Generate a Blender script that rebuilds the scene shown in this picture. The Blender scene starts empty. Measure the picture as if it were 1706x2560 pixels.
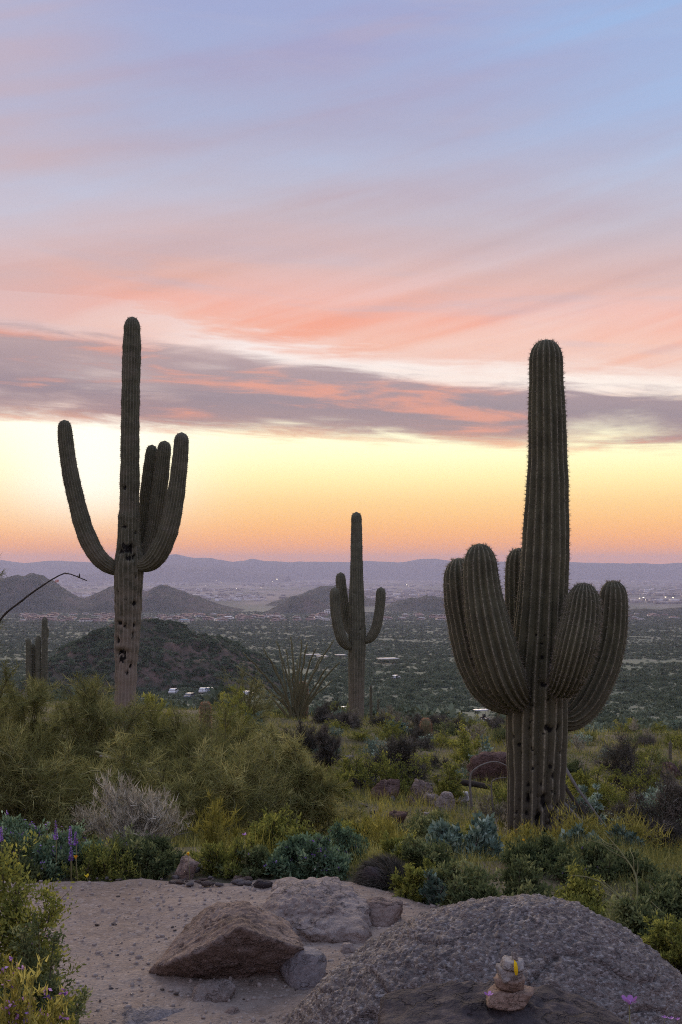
import bpy, bmesh, math, random
import numpy as np
from mathutils import Vector, noise as mnoise

random.seed(7)
rng = np.random.default_rng(7)
sc = bpy.context.scene
COL = sc.collection

# ------------------------------------------------------------------ camera
FPX = 2844.0            # focal length in photograph pixels (1706 x 2560)
HZ = 1415.0             # pixel row of the true horizon
CAMZ = 1.6
cam_d = bpy.data.cameras.new('camera')
cam = bpy.data.objects.new('camera', cam_d)
COL.objects.link(cam)
cam.location = (0, 0, CAMZ)
cam.rotation_euler = (math.radians(90), 0, 0)
cam_d.sensor_fit = 'VERTICAL'
cam_d.sensor_height = 36.0
cam_d.lens = 36.0 * FPX / 2560.0
cam_d.shift_y = (HZ - 1280.0) / 2560.0
cam_d.clip_start = 0.05
cam_d.clip_end = 60000
sc.camera = cam


def lin(r, g, b, k=1.0):
    def f(c):
        c /= 255.0
        return c / 12.92 if c <= 0.04045 else ((c + 0.055) / 1.055) ** 2.4
    return (f(r) * k, f(g) * k, f(b) * k, 1.0)


# ------------------------------------------------------------------ node helper
class NT:
    def __init__(self, tree):
        self.t = tree
        tree.nodes.clear()

    def n(self, typ, ins=None, **props):
        nd = self.t.nodes.new(typ)
        for k, v in props.items():
            setattr(nd, k, v)
        for k, v in (ins or {}).items():
            self.set(nd.inputs[k], v)
        return nd

    def set(self, sock, v):
        if isinstance(v, bpy.types.NodeSocket):
            self.t.links.new(v, sock)
        else:
            sock.default_value = v

    def m(self, op, a, b=0.0, c=0.0, clamp=False):
        nd = self.n('ShaderNodeMath', {0: a, 1: b, 2: c}, operation=op)
        nd.use_clamp = clamp
        return nd.outputs[0]

    def mapr(self, v, a, b, c=0.0, d=1.0, smooth=True):
        nd = self.n('ShaderNodeMapRange', {'Value': v, 'From Min': a, 'From Max': b, 'To Min': c, 'To Max': d})
        nd.interpolation_type = 'SMOOTHSTEP' if smooth else 'LINEAR'
        nd.clamp = True
        return nd.outputs[0]

    def mix(self, f, a, b, blend='MIX'):
        nd = self.n('ShaderNodeMix')
        nd.data_type = 'RGBA'
        nd.blend_type = blend
        self.set(nd.inputs[0], f)
        self.set(nd.inputs[6], a)
        self.set(nd.inputs[7], b)
        return nd.outputs[2]

    def ramp(self, v, stops, interp='LINEAR'):
        nd = self.n('ShaderNodeValToRGB', {'Fac': v})
        cr = nd.color_ramp
        cr.interpolation = interp
        while len(cr.elements) < len(stops):
            cr.elements.new(0.5)
        for e, (p, c) in zip(cr.elements, stops):
            e.position = p
            e.color = c if len(c) == 4 else (*c, 1)
        return nd.outputs[0]

    def noise(self, vec, scale, detail=4.0, rough=0.55, dist=0.0, out=0):
        nd = self.n('ShaderNodeTexNoise', {'Scale': scale, 'Detail': detail, 'Roughness': rough, 'Distortion': dist})
        if vec is not None:
            self.set(nd.inputs['Vector'], vec)
        return nd.outputs[out]

    def comb(self, x, y, z):
        return self.n('ShaderNodeCombineXYZ', {0: x, 1: y, 2: z}).outputs[0]


# ------------------------------------------------------------------ world: dusk sky with cloud sheets
world = bpy.data.worlds.new('World')
sc.world = world
world.use_nodes = True
T = NT(world.node_tree)
tc = T.n('ShaderNodeTexCoord')
sep = T.n('ShaderNodeSeparateXYZ', {0: tc.outputs['Generated']})
X, Y_, Z = sep.outputs
hl = T.m('SQRT', T.m('ADD', T.m('MULTIPLY', X, X), T.m('MULTIPLY', Y_, Y_)))
hl = T.m('MAXIMUM', hl, 0.02)
u = T.m('DIVIDE', X, hl)
v = T.m('DIVIDE', Y_, hl)
p = T.m('MULTIPLY', T.m('DIVIDE', Z, hl), FPX / 1000.0)          # 0.1 = 100 photograph pixels above the horizon
p0 = T.m('MAXIMUM', p, 0.0)
pt = T.m('ADD', p, T.m('MULTIPLY', u, 0.13))                      # the cloud sheets sink to the right
sun_az = math.radians(-12)
SUN_H = (math.sin(sun_az), math.cos(sun_az))
w = T.m('ADD', T.m('MULTIPLY', u, SUN_H[0]), T.m('MULTIPLY', v, SUN_H[1]))
west = T.mapr(w, -0.75, 0.80)
PMAX = 3.0
clear_w = T.ramp(T.m('DIVIDE', p0, PMAX), [(q / PMAX, c) for q, c in [
    (0.00, lin(255, 158, 66, 1.12)), (0.05, lin(255, 168, 82, 1.08)), (0.10, lin(255, 188, 104, 1.04)), (0.16, lin(255, 212, 138)), (0.22, lin(255, 234, 168, 1.04)),
    (0.28, lin(255, 248, 196, 1.06)), (0.34, lin(255, 252, 216, 1.05)), (0.42, lin(247, 234, 222)), (0.55, lin(238, 226, 222)),
    (0.80, lin(186, 194, 212)), (1.10, lin(156, 178, 214)), (1.42, lin(144, 174, 216)), (3.0, lin(148, 174, 216))]])
clear_e = T.ramp(T.m('DIVIDE', p0, PMAX), [(q / PMAX, c) for q, c in [
    (0.00, lin(140, 138, 166)), (0.25, lin(182, 164, 184)), (0.8, lin(180, 176, 202)), (3.0, lin(156, 180, 222))]])
clear = T.mix(west, clear_e, clear_w)
# glow where the sun went down
gl = T.m('ADD', u, 0.215)
gl = T.m('POWER', 2.718, T.m('MULTIPLY', T.m('MULTIPLY', gl, gl), -160.0))
glv = T.m('MULTIPLY', T.mapr(p, 0.02, 0.22), T.mapr(p, 0.60, 0.30))
gl = T.m('MULTIPLY', T.m('MULTIPLY', gl, glv), T.mapr(v, 0.0, 0.5))
clear = T.mix(T.m('MULTIPLY', gl, 0.9), clear, (1.1, 1.04, 0.90, 1))
# streaky noise fields in direction space (no seams)
sx = T.m('MULTIPLY', pt, 2.6)
nv = T.comb(T.m('MULTIPLY', u, 1.5), T.m('MULTIPLY', v, 1.5), sx)
n1 = T.noise(nv, 1.6, 5.0, 0.52, 0.35)
nv2 = T.comb(T.m('ADD', T.m('MULTIPLY', u, 1.6), 4.7), T.m('MULTIPLY', v, 1.6), T.m('MULTIPLY', pt, 5.2))
n2 = T.noise(nv2, 2.4, 7.0, 0.56, 0.5)
nv3 = T.comb(T.m('ADD', T.m('MULTIPLY', u, 5.0), 1.3), T.m('MULTIPLY', v, 5.0), T.m('MULTIPLY', pt, 15.0))
n3 = T.noise(nv3, 2.2, 7.0, 0.6, 0.6)
# high cloud runs in long streaks that fan out up to the right
ptr = T.m('SUBTRACT', p, T.m('MULTIPLY', u, 0.75))
nv4 = T.comb(T.m('ADD', T.m('MULTIPLY', u, 0.9), 2.1), T.m('MULTIPLY', v, 0.9), T.m('MULTIPLY', ptr, 4.2))
n4 = T.noise(nv4, 2.0, 5.0, 0.5, 0.5)
n1c = T.m('SUBTRACT', n1, 0.5)
n2c = T.m('SUBTRACT', n2, 0.5)
n3c = T.m('SUBTRACT', n3, 0.5)
n4c = T.m('SUBTRACT', n4, 0.5)
# wobble of the sheet edges
pw = T.m('ADD', pt, T.m('ADD', T.m('MULTIPLY', n2c, 0.10), T.m('MULTIPLY', n3c, 0.075)))
low_edge = T.mapr(pw, 0.308, 0.350)
pg = T.m('ADD', T.m('ADD', pw, T.m('MULTIPLY', u, 0.16)), T.m('MULTIPLY', n1c, 0.10))
deck_top = T.mapr(pg, 0.522, 0.485)
deck = T.m('MULTIPLY', low_edge, deck_top)
up_lo = T.mapr(T.m('ADD', pg, T.m('MULTIPLY', n2c, 0.10)), 0.512, 0.568)
up_lo = T.m('MAXIMUM', up_lo, T.mapr(u, -0.05, -0.20, 0.0, 0.85))
up_n = T.m('ADD', T.m('ADD', T.m('MULTIPLY', n4c, 1.35), T.m('MULTIPLY', n1c, 0.9)), 0.80)
right_thin = T.m('MULTIPLY', T.mapr(u, -0.05, 0.34), T.mapr(p, 0.55, 1.25))
up_n = T.m('SUBTRACT', up_n, T.m('MULTIPLY', right_thin, 0.62))
up_n = T.m('MULTIPLY', T.m('MAXIMUM', T.m('MINIMUM', up_n, 0.93), 0.0), T.mapr(p, 2.6, 1.1, 0.45, 1.0))
up = T.m('MULTIPLY', T.m('MULTIPLY', up_lo, up_n), low_edge)
# colours of the lit cloud
up_col = T.ramp(T.m('DIVIDE', T.m('MAXIMUM', T.m('ADD', pt, T.m('ADD', T.m('MULTIPLY', n4c, 0.22), T.m('MULTIPLY', n1c, 0.25))), 0.0), PMAX), [(q / PMAX, c) for q, c in [
    (0.45, lin(222, 178, 164)), (0.55, lin(232, 168, 142)), (0.63, lin(234, 156, 130)), (0.72, lin(214, 164, 150)), (0.85, lin(190, 166, 168)),
    (1.05, lin(170, 158, 176)), (1.35, lin(156, 154, 188)), (3.0, lin(162, 166, 200))]])
grey_up = T.mapr(T.m('ADD', n2, T.m('MULTIPLY', n4c, 0.5)), 0.48, 0.72)
up_col = T.mix(T.m('MULTIPLY', grey_up, T.mapr(p, 1.1, 0.6, 0.25, 0.55)), up_col, lin(186, 168, 176))
mauve = T.ramp(pw, [(0.31, lin(190, 144, 130)), (0.35, lin(160, 134, 136)), (0.40, lin(146, 130, 138)), (0.50, lin(170, 148, 150))])
salmon = T.mapr(T.m('ADD', n2, T.m('MULTIPLY', n3c, 0.45)), 0.52, 0.68)
deck_col = T.mix(T.m('MULTIPLY', salmon, 0.75), mauve, lin(228, 152, 126))
fire = T.m('MULTIPLY', T.mapr(pw, 0.37, 0.32), T.mapr(n3, 0.46, 0.62))
deck_col = T.mix(T.m('MULTIPLY', fire, 0.6), deck_col, lin(240, 172, 130))
lp = T.m('MULTIPLY', T.mapr(u, -0.12, -0.30), 0.6)
up_col = T.mix(lp, up_col, lin(196, 170, 172))
cl_e = lin(178, 164, 190)
up_col = T.mix(west, T.mix(0.6, up_col, cl_e), up_col)
deck_col = T.mix(west, T.mix(0.75, deck_col, cl_e), deck_col)
sky = T.mix(up, clear, up_col)
deck_n = T.mapr(T.m('ADD', n1, T.m('ADD', T.m('MULTIPLY', n2c, 0.8), T.m('MULTIPLY', n3c, 0.3))), 0.30, 0.56, 0.42, 0.96)
sky = T.mix(T.m('MULTIPLY', deck, deck_n), sky, deck_col)
# thin wisps under the deck
wisp = T.m('MULTIPLY', T.mapr(n3, 0.60, 0.72), T.m('MULTIPLY', T.mapr(pt, 0.24, 0.30), T.mapr(pt, 0.345, 0.31)))
sky = T.mix(T.m('MULTIPLY', wisp, 0.45), sky, lin(226, 176, 140))
# below the horizon the sky colour simply continues (never seen, the ground covers it)
bg = T.n('ShaderNodeBackground', {'Color': sky, 'Strength': 1.0})
wo = T.n('ShaderNodeOutputWorld', {'Surface': bg.outputs[0]})
world.cycles.sampling_method = 'MANUAL'
world.cycles.sample_map_resolution = 512

# ------------------------------------------------------------------ sun (already down behind cloud: weak, wide, warm)
sun_d = bpy.data.lights.new('sun', 'SUN')
sun_d.energy = 1.9
sun_d.angle = math.radians(45)
sun_d.color = (1.0, 0.80, 0.56)
sun = bpy.data.objects.new('sun', sun_d)
COL.objects.link(sun)
sel = math.radians(22)
sdir = Vector((SUN_H[0] * math.cos(sel), SUN_H[1] * math.cos(sel), math.sin(sel)))
sun.rotation_euler = (-sdir).to_track_quat('-Z', 'Y').to_euler()
sun.location = sdir * 50

# ------------------------------------------------------------------ exposure, render
sc.view_settings.view_transform = 'Standard'
sc.view_settings.look = 'None'
sc.view_settings.gamma = 1.0
sc.view_settings.exposure = 0.22
sc.view_settings.use_curve_mapping = False
cy = sc.cycles
cy.max_bounces = 5
cy.diffuse_bounces = 3
cy.glossy_bounces = 2
cy.transmission_bounces = 3
cy.transparent_max_bounces = 6
cy.volume_bounces = 1
cy.caustics_reflective = False
cy.caustics_refractive = False
cy.sample_clamp_indirect = 4.0
cy.filter_width = 1.1
cy.use_denoising = False          # the grain left at full samples reads as camera grain
cy.denoiser = 'OPENIMAGEDENOISE'
cy.denoising_input_passes = 'RGB_ALBEDO_NORMAL'

# ================================================================== helpers
def unit(v):
    return v / (np.linalg.norm(v, axis=-1, keepdims=True) + 1e-9)


_perm = np.random.default_rng(3).permutation(256)
_perm = np.concatenate([_perm, _perm, _perm])
_grad = np.random.default_rng(4).normal(size=(256, 3))
_grad /= np.linalg.norm(_grad, axis=1)[:, None]


def pnoise(P):
    P = np.asarray(P, float)
    I = np.floor(P).astype(int)
    Fr = P - I
    I = I & 255
    U = Fr * Fr * Fr * (Fr * (Fr * 6 - 15) + 10)
    res = 0
    for dx in (0, 1):
        wx = U[..., 0] if dx else 1 - U[..., 0]
        for dy in (0, 1):
            wy = U[..., 1] if dy else 1 - U[..., 1]
            for dz in (0, 1):
                wz = U[..., 2] if dz else 1 - U[..., 2]
                hsh = _perm[_perm[_perm[I[..., 0] + dx] + I[..., 1] + dy] + I[..., 2] + dz]
                g = _grad[hsh]
                d = g[..., 0] * (Fr[..., 0] - dx) + g[..., 1] * (Fr[..., 1] - dy) + g[..., 2] * (Fr[..., 2] - dz)
                res = res + wx * wy * wz * d
    return res * 1.6


def fbm(P, octv=4, gain=0.5):
    P = np.asarray(P, float)
    a, s, r = 1.0, 1.0, 0.0
    for k in range(octv):
        r = r + a * pnoise(P * s + 17.3 * k)
        a *= gain
        s *= 2.03
    return r


def mk(name, V, F, mat=None, smooth=False, attrs=None, mats=None, midx=None):
    """mesh from numpy; F is an int array (n,3)/(n,4) or a list of such arrays"""
    V = np.asarray(V, np.float32)
    if not isinstance(F, (list, tuple)):
        F = [F]
    F = [np.asarray(f, np.int32) for f in F if len(f)]
    me = bpy.data.meshes.new(name)
    me.vertices.add(len(V))
    me.vertices.foreach_set('co', V.ravel())
    nl = sum(f.size for f in F)
    npoly = sum(len(f) for f in F)
    me.loops.add(nl)
    me.loops.foreach_set('vertex_index', np.concatenate([f.ravel() for f in F]))
    me.polygons.add(npoly)
    tot = np.concatenate([np.full(len(f), f.shape[1], np.int32) for f in F])
    st = np.concatenate([[0], np.cumsum(tot)[:-1]]).astype(np.int32)
    me.polygons.foreach_set('loop_start', st)
    me.polygons.foreach_set('loop_total', tot)
    if smooth:
        me.polygons.foreach_set('use_smooth', np.ones(npoly, bool))
    for m in (mats or ([mat] if mat else [])):
        me.materials.append(m)
    if midx is not None:
        me.polygons.foreach_set('material_index', np.asarray(midx, np.int32))
    for k, a in (attrs or {}).items():
        at = me.attributes.new(k, 'FLOAT', 'POINT')
        at.data.foreach_set('value', np.asarray(a, np.float32))
    me.update(calc_edges=True)
    return me


def link(name, me, parent=None, loc=None, rotz=None, scale=None):
    o = bpy.data.objects.new(name, me)
    COL.objects.link(o)
    if parent is not None:
        o.parent = parent
    if loc is not None:
        o.location = loc
    if rotz is not None:
        o.rotation_euler = (0, 0, rotz)
    if scale is not None:
        o.scale = scale if hasattr(scale, '__len__') else (scale,) * 3
    return o


def tag(o, label=None, cat=None, group=None, kind=None):
    if label:
        o['label'] = label
    if cat:
        o['category'] = cat
    if group:
        o['group'] = group
    if kind:
        o['kind'] = kind
    return o


def empty(name, loc, rotz=0.0, scale=1.0):
    o = bpy.data.objects.new(name, None)
    COL.objects.link(o)
    o.location = loc
    o.rotation_euler = (0, 0, rotz)
    o.scale = scale if hasattr(scale, '__len__') else (scale,) * 3
    o.empty_display_size = 0.1
    return o


class MB:
    """collects pieces of one mesh"""

    def __init__(self):
        self.V, self.F3, self.F4, self.n, self.A = [], [], [], 0, {}

    def add(self, V, F, **attrs):
        V = np.asarray(V, float)
        F = np.asarray(F, int)
        if not len(V) or not len(F):
            return
        (self.F3 if F.shape[1] == 3 else self.F4).append(F + self.n)
        self.V.append(V)
        for k, a in attrs.items():
            a = np.full(len(V), a, float) if np.isscalar(a) else np.asarray(a)
            self.A.setdefault(k, []).append(a)
        self.n += len(V)

    def box(self, c, s, rotz=0.0, **attrs):
        c = np.array(c, float)
        s = np.array(s, float) / 2
        V = np.array([[x, y, z] for x in (-1, 1) for y in (-1, 1) for z in (-1, 1)], float) * s
        if rotz:
            ca, sa = math.cos(rotz), math.sin(rotz)
            V = np.stack([V[:, 0] * ca - V[:, 1] * sa, V[:, 0] * sa + V[:, 1] * ca, V[:, 2]], 1)
        self.add(V + c, [[0, 1, 3, 2], [4, 6, 7, 5], [0, 4, 5, 1], [2, 3, 7, 6], [0, 2, 6, 4], [1, 5, 7, 3]], **attrs)

    def tube(self, pts, rad, k=5, cap=True, **attrs):
        V, F = tube(pts, rad, k)
        self.add(V, F, **attrs)
        if cap and k >= 3:
            n = len(pts)
            c0 = [list(range(k))[::-1]] if k in (3, 4) else [[0, i + 1, i] for i in range(1, k - 1)]
            c1 = [[i + (n - 1) * k for i in range(k)]] if k in (3, 4) else [[(n - 1) * k, (n - 1) * k + i, (n - 1) * k + i + 1] for i in range(1, k - 1)]
            self.n -= len(V)
            for c in (c0, c1):
                c = np.asarray(c, int)
                (self.F3 if c.shape[1] == 3 else self.F4).append(c + self.n)
            self.n += len(V)

    def mesh(self, name, mat, smooth=False):
        Fs = []
        if self.F3:
            Fs.append(np.concatenate(self.F3))
        if self.F4:
            Fs.append(np.concatenate(self.F4))
        return mk(name, np.concatenate(self.V), Fs, mat, smooth, {k: np.concatenate(a) for k, a in self.A.items()})

    def part(self, name, mat, parent=None, smooth=False):
        return link(name, self.mesh(name, mat, smooth), parent)


def frames(P):
    P = np.asarray(P, float)
    Tn = np.gradient(P, axis=0)
    Tn /= np.linalg.norm(Tn, axis=1)[:, None] + 1e-12
    U = np.zeros_like(P)
    a = np.array([1.0, 0, 0])
    if abs(Tn[0] @ a) > 0.95:
        a = np.array([0, 1.0, 0])
    for i in range(len(P)):
        a = a - Tn[i] * (a @ Tn[i])
        a /= np.linalg.norm(a) + 1e-12
        U[i] = a
    return Tn, U, np.cross(Tn, U)


def tube(P, rad, k=5):
    P = np.asarray(P, float)
    n = len(P)
    rad = np.broadcast_to(np.asarray(rad, float), (n,))
    _, U, W_ = frames(P)
    th = np.arange(k) * 2 * np.pi / k
    V = P[:, None] + rad[:, None, None] * (np.cos(th)[None, :, None] * U[:, None] + np.sin(th)[None, :, None] * W_[:, None])
    i, j = np.meshgrid(np.arange(n - 1), np.arange(k), indexing='ij')
    a = i * k + j
    b = i * k + (j + 1) % k
    F = np.stack([a, b, b + k, a + k], -1).reshape(-1, 4)
    return V.reshape(-1, 3), F


def smooth_path(P, n):
    """Catmull-Rom through P (m columns), n samples equally spaced by arc length of xyz"""
    P = np.asarray(P, float)
    Q = np.vstack([2 * P[0] - P[1], P, 2 * P[-1] - P[-2]])
    out = []
    for i in range(1, len(Q) - 2):
        t = np.linspace(0, 1, 24, endpoint=False)[:, None]
        a, b, c, d = Q[i - 1], Q[i], Q[i + 1], Q[i + 2]
        out.append(0.5 * (2 * b + (c - a) * t + (2 * a - 5 * b + 4 * c - d) * t * t + (3 * b - a - 3 * c + d) * t ** 3))
    out.append(P[-1:])
    out = np.concatenate(out)
    s = np.concatenate([[0], np.cumsum(np.linalg.norm(np.diff(out[:, :3], axis=0), axis=1))])
    si = np.linspace(0, s[-1], n)
    return np.stack([np.interp(si, s, out[:, k]) for k in range(P.shape[1])], 1), si


# ------------------------------------------------------------------ terrain height
_HY = np.array([-1e5, 0, 5.6, 6.4, 7.4, 8.8, 12, 16, 20, 24, 28, 34, 45, 60, 100, 178, 400, 760, 1500, 2500, 4000, 8000, 17000, 1e6])
_HD = np.array([1.6, 1.6, 1.6, 1.66, 1.86, 2.17, 2.5, 2.8, 3.05, 3.32, 3.75, 4.75, 6.7, 9.1, 14.6, 24, 40, 59, 85, 112, 130, 152, 160, 160.])
_lx = np.log(np.maximum(_HY, 0.5) + 6)


def height(x, y):
    x = np.asarray(x, float)
    y = np.asarray(y, float)
    d = np.interp(np.log(np.maximum(y, 0.5) + 6), _lx, _HD)
    z = CAMZ - d
    z = z + np.clip((y - 6) / 6, 0, 1) * np.clip((60 - y) / 30, 0, 1) * np.clip(-x, -6, 8) * 0.055
    P = np.stack([x, y, np.zeros_like(x)], -1)
    near = np.clip((y - 6.2) / 2, 0, 1)
    z = z + near * (0.10 * pnoise(P * 0.55) + 0.035 * pnoise(P * 2.1 + 9))
    far = np.clip((y - 50) / 150, 0, 1)
    z = z + far * 1.2 * pnoise(P * 0.02) + np.clip((y - 300) / 900, 0, 1) * 2.0 * pnoise(P * 0.006)
    return z


def hz(x, y):
    return float(height(np.array([x]), np.array([y]))[0])


def W(px, py, Y):
    return np.array([(px - 853.0) * Y / FPX, Y, CAMZ - (py - HZ) * Y / FPX])


def G(px, Y):
    x = (px - 853.0) * Y / FPX
    return np.array([x, Y, hz(x, Y)])


def on_ground(px, py):
    """distance at which the pixel's ray meets the terrain"""
    ys = np.geomspace(3.0, 3000, 4000)
    xs = (px - 853.0) * ys / FPX
    zr = CAMZ - (py - HZ) * ys / FPX
    below = np.nonzero(zr <= height(xs, ys))[0]
    Y = ys[below[0]] if len(below) else 3000.0
    return G(px, Y)


# ================================================================== materials
def new_mat(name):
    m = bpy.data.materials.new(name)
    m.use_nodes = True
    return m, NT(m.node_tree)


def out(T, sh, disp=None):
    o = T.n('ShaderNodeOutputMaterial', {'Surface': sh})
    return o


def principled(T, col, rough=0.9, spec=0.2, bump=None, metallic=0.0, **extra):
    ins = {'Base Color': col, 'Roughness': rough, 'Specular IOR Level': spec, 'Metallic': metallic}
    ins.update(extra)
    b = T.n('ShaderNodeBsdfPrincipled', ins)
    if bump is not None:
        T.t.links.new(bump, b.inputs['Normal'])
    return b.outputs[0]


def bump(T, h, strength=0.5, dist=0.01):
    return T.n('ShaderNodeBump', {'Height': h, 'Strength': strength, 'Distance': dist}).outputs[0]


def mat_plain(name, col, rough=0.8, spec=0.3, metallic=0.0, var=0.12, scale=8.0):
    m, T = new_mat(name)
    tc = T.n('ShaderNodeTexCoord')
    nz = T.noise(tc.outputs['Object'], scale, 5, 0.6)
    c2 = tuple(min(1, c * (1 + var)) for c in col[:3]) + (1,)
    c1 = tuple(c * (1 - var) for c in col[:3]) + (1,)
    c = T.mix(nz, c1, c2)
    out(T, principled(T, c, rough, spec, bump(T, nz, 0.15, 0.01), metallic))
    return m


def mat_leaf(name, ca, cb, cc=None, transl=0.3, gain=1.0):
    """leaf colour from the per-leaf attribute tint and a per-object random"""
    m, T = new_mat(name)
    at = T.n('ShaderNodeAttribute', attribute_name='tint')
    oi = T.n('ShaderNodeObjectInfo')
    f = T.m('ADD', at.outputs['Fac'], T.m('MULTIPLY', T.m('SUBTRACT', oi.outputs['Random'], 0.5), 0.35), clamp=True)
    cc = cc or cb
    ca, cb, cc = [tuple(min(.85, x * gain * k_) for x in q[:3]) + (1,) for q, k_ in ((ca, .7), (cb, 1.05), (cc, 1.3))]  # stops spread apart: shadow and highlight contrast put into the leaf colours
    c = T.ramp(f, [(0.0, ca), (0.6, cb), (1.0, cc)])
    d = T.n('ShaderNodeBsdfDiffuse', {'Color': c})
    tr = T.n('ShaderNodeBsdfTranslucent', {'Color': c})
    mx = T.n('ShaderNodeMixShader', {0: transl, 1: d.outputs[0], 2: tr.outputs[0]})
    out(T, mx.outputs[0])
    return m


def mat_rock(name, c1, c2, c3, scale=6.0, bstr=0.6, bdist=0.02, grain=60.0, grain_amt=0.5):
    m, T = new_mat(name)
    tc = T.n('ShaderNodeTexCoord')
    ob = tc.outputs['Object']
    oi = T.n('ShaderNodeObjectInfo')
    vec = T.n('ShaderNodeVectorMath', {0: ob, 1: T.comb(T.m('MULTIPLY', oi.outputs['Random'], 31.0), 0.0, 0.0)}, operation='ADD').outputs[0]
    n1 = T.noise(vec, scale, 6, 0.6, 0.4)
    n2 = T.noise(vec, scale * 3.3, 5, 0.62)
    n3 = T.noise(vec, grain, 4, 0.7)
    vo = T.n('ShaderNodeTexVoronoi', {'Vector': vec, 'Scale': grain * 0.55}).outputs['Distance']
    c = T.ramp(T.m('ADD', T.m('MULTIPLY', n1, 0.65), T.m('MULTIPLY', n2, 0.35)), [(0.34, c1), (0.5, c2), (0.66, c3)])
    c = T.mix(T.mapr(n3, 0.52, 0.66, 0, grain_amt), c, tuple(x * 0.38 for x in c1[:3]) + (1,))
    c = T.mix(T.mapr(n3, 0.46, 0.34, 0, grain_amt * 0.8), c, tuple(min(1, x * 1.5) for x in c3[:3]) + (1,))
    h = T.m('ADD', T.m('MULTIPLY', n2, 1.0), T.m('ADD', T.m('MULTIPLY', n3, 0.6), T.m('MULTIPLY', vo, 0.3)))
    crk = T.noise(T.n('ShaderNodeMapping', {'Vector': vec, 'Scale': (0.7, 0.7, 1.6), 'Rotation': (0.4, 0.3, 0.0)}).outputs[0], scale * 1.1, 5, 0.6, 0.0)
    crk = T.mapr(T.m('ABSOLUTE', T.m('SUBTRACT', crk, 0.5)), 0.0, 0.018, 1.0, 0.0)
    c = T.mix(T.m('MULTIPLY', crk, T.mapr(n1, 0.42, 0.6, 0.0, 0.4)), c, tuple(x * 0.3 for x in c1[:3]) + (1,))
    h = T.m('SUBTRACT', h, T.m('MULTIPLY', crk, 0.3))
    out(T, principled(T, c, 0.92, 0.15, bump(T, h, min(1, bstr * 1.3), bdist * 1.8)))
    return m


def mat_cactus(name, green, crest, brown, scarc=(0.012, 0.010, 0.008, 1)):
    m, T = new_mat(name)
    geo = T.n('ShaderNodeNewGeometry')
    a_c = T.n('ShaderNodeAttribute', attribute_name='crest').outputs['Fac']
    a_s = T.n('ShaderNodeAttribute', attribute_name='scar').outputs['Fac']
    a_a = T.n('ShaderNodeAttribute', attribute_name='age').outputs['Fac']
    pos = geo.outputs['Position']
    n1 = T.noise(pos, 7.0, 6, 0.65)
    n2 = T.noise(pos, 45.0, 4, 0.65)
    n3 = T.noise(pos, 2.2, 4, 0.6)
    c = T.mix(T.mapr(n1, 0.32, 0.7), tuple(x * 0.72 for x in green[:3]) + (1,), tuple(x * 1.25 for x in green[:3]) + (1,))
    c = T.mix(T.m('MULTIPLY', T.mapr(n3, 0.5, 0.66), 0.5), c, tuple(green[i] * 0.5 + brown[i] * 0.5 for i in range(3)) + (1,))
    age = T.m('MULTIPLY', a_a, T.mapr(T.m('ADD', n1, T.m('MULTIPLY', a_a, 0.35)), 0.45, 0.85))
    c = T.mix(age, c, brown)
    cr = T.m('MULTIPLY', T.mapr(a_c, 0.90, 1.0), T.mapr(n2, 0.38, 0.6, 0.25, 0.9))
    c = T.mix(cr, c, crest)
    c = T.mix(T.mapr(n2, 0.60, 0.74, 0, 0.55), c, tuple(x * 0.35 for x in brown[:3]) + (1,))
    c = T.mix(T.mapr(a_s, 0.35, 0.7), c, scarc)
    h = T.m('ADD', n2, T.m('MULTIPLY', a_s, -1.0))
    out(T, principled(T, c, 0.75, 0.25, bump(T, h, 0.4, 0.008)))
    return m


M = {}
M['cactus_near'] = mat_cactus('saguaro_skin_near', (0.098, 0.092, 0.050, 1), (0.34, 0.31, 0.21, 1), (0.088, 0.076, 0.056, 1))
M['cactus_left'] = mat_cactus('saguaro_skin_weathered', (0.102, 0.098, 0.056, 1), (0.32, 0.29, 0.21, 1), (0.27, 0.215, 0.16, 1))
M['cactus_mid'] = mat_cactus('saguaro_skin_mid', (0.115, 0.115, 0.072, 1), (0.27, 0.25, 0.18, 1), (0.20, 0.17, 0.12, 1))
M['spine'] = mat_leaf('cactus_spines', (0.16, 0.13, 0.10, 1), (0.30, 0.26, 0.20, 1), (0.42, 0.36, 0.28, 1), 0.25)
M['spine_red'] = mat_leaf('barrel_spines', (0.30, 0.16, 0.10, 1), (0.42, 0.24, 0.15, 1), (0.5, 0.32, 0.2, 1), 0.3)
M['barrel'] = mat_cactus('barrel_skin', (0.13, 0.13, 0.06, 1), (0.45, 0.32, 0.2, 1), (0.28, 0.2, 0.12, 1))
M['pv_leaf'] = mat_leaf('palo_verde_twigs', (0.052, 0.056, 0.022, 1), (0.112, 0.112, 0.040, 1), (0.20, 0.185, 0.075, 1), 0.25, 2.2)
M['creo_leaf'] = mat_leaf('creosote_leaves', (0.06, 0.075, 0.022, 1), (0.13, 0.14, 0.035, 1), (0.24, 0.23, 0.05, 1), 0.35, 1.8)
M['green_leaf'] = mat_leaf('green_leaves', (0.038, 0.054, 0.024, 1), (0.080, 0.098, 0.042, 1), (0.17, 0.175, 0.075, 1), 0.35, 1.8)
M['lupine_leaf'] = mat_leaf('lupine_leaves', (0.035, 0.06, 0.035, 1), (0.070, 0.105, 0.060, 1), (0.15, 0.19, 0.11, 1), 0.3, 2.4)
M['blue_leaf'] = mat_leaf('silver_leaves', (0.045, 0.075, 0.055, 1), (0.10, 0.14, 0.105, 1), (0.24, 0.29, 0.23, 1), 0.2, 1.8)
M['dark_leaf'] = mat_leaf('dark_twigs', (0.030, 0.030, 0.024, 1), (0.065, 0.060, 0.048, 1), (0.12, 0.105, 0.085, 1), 0.15, 1.8)
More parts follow.
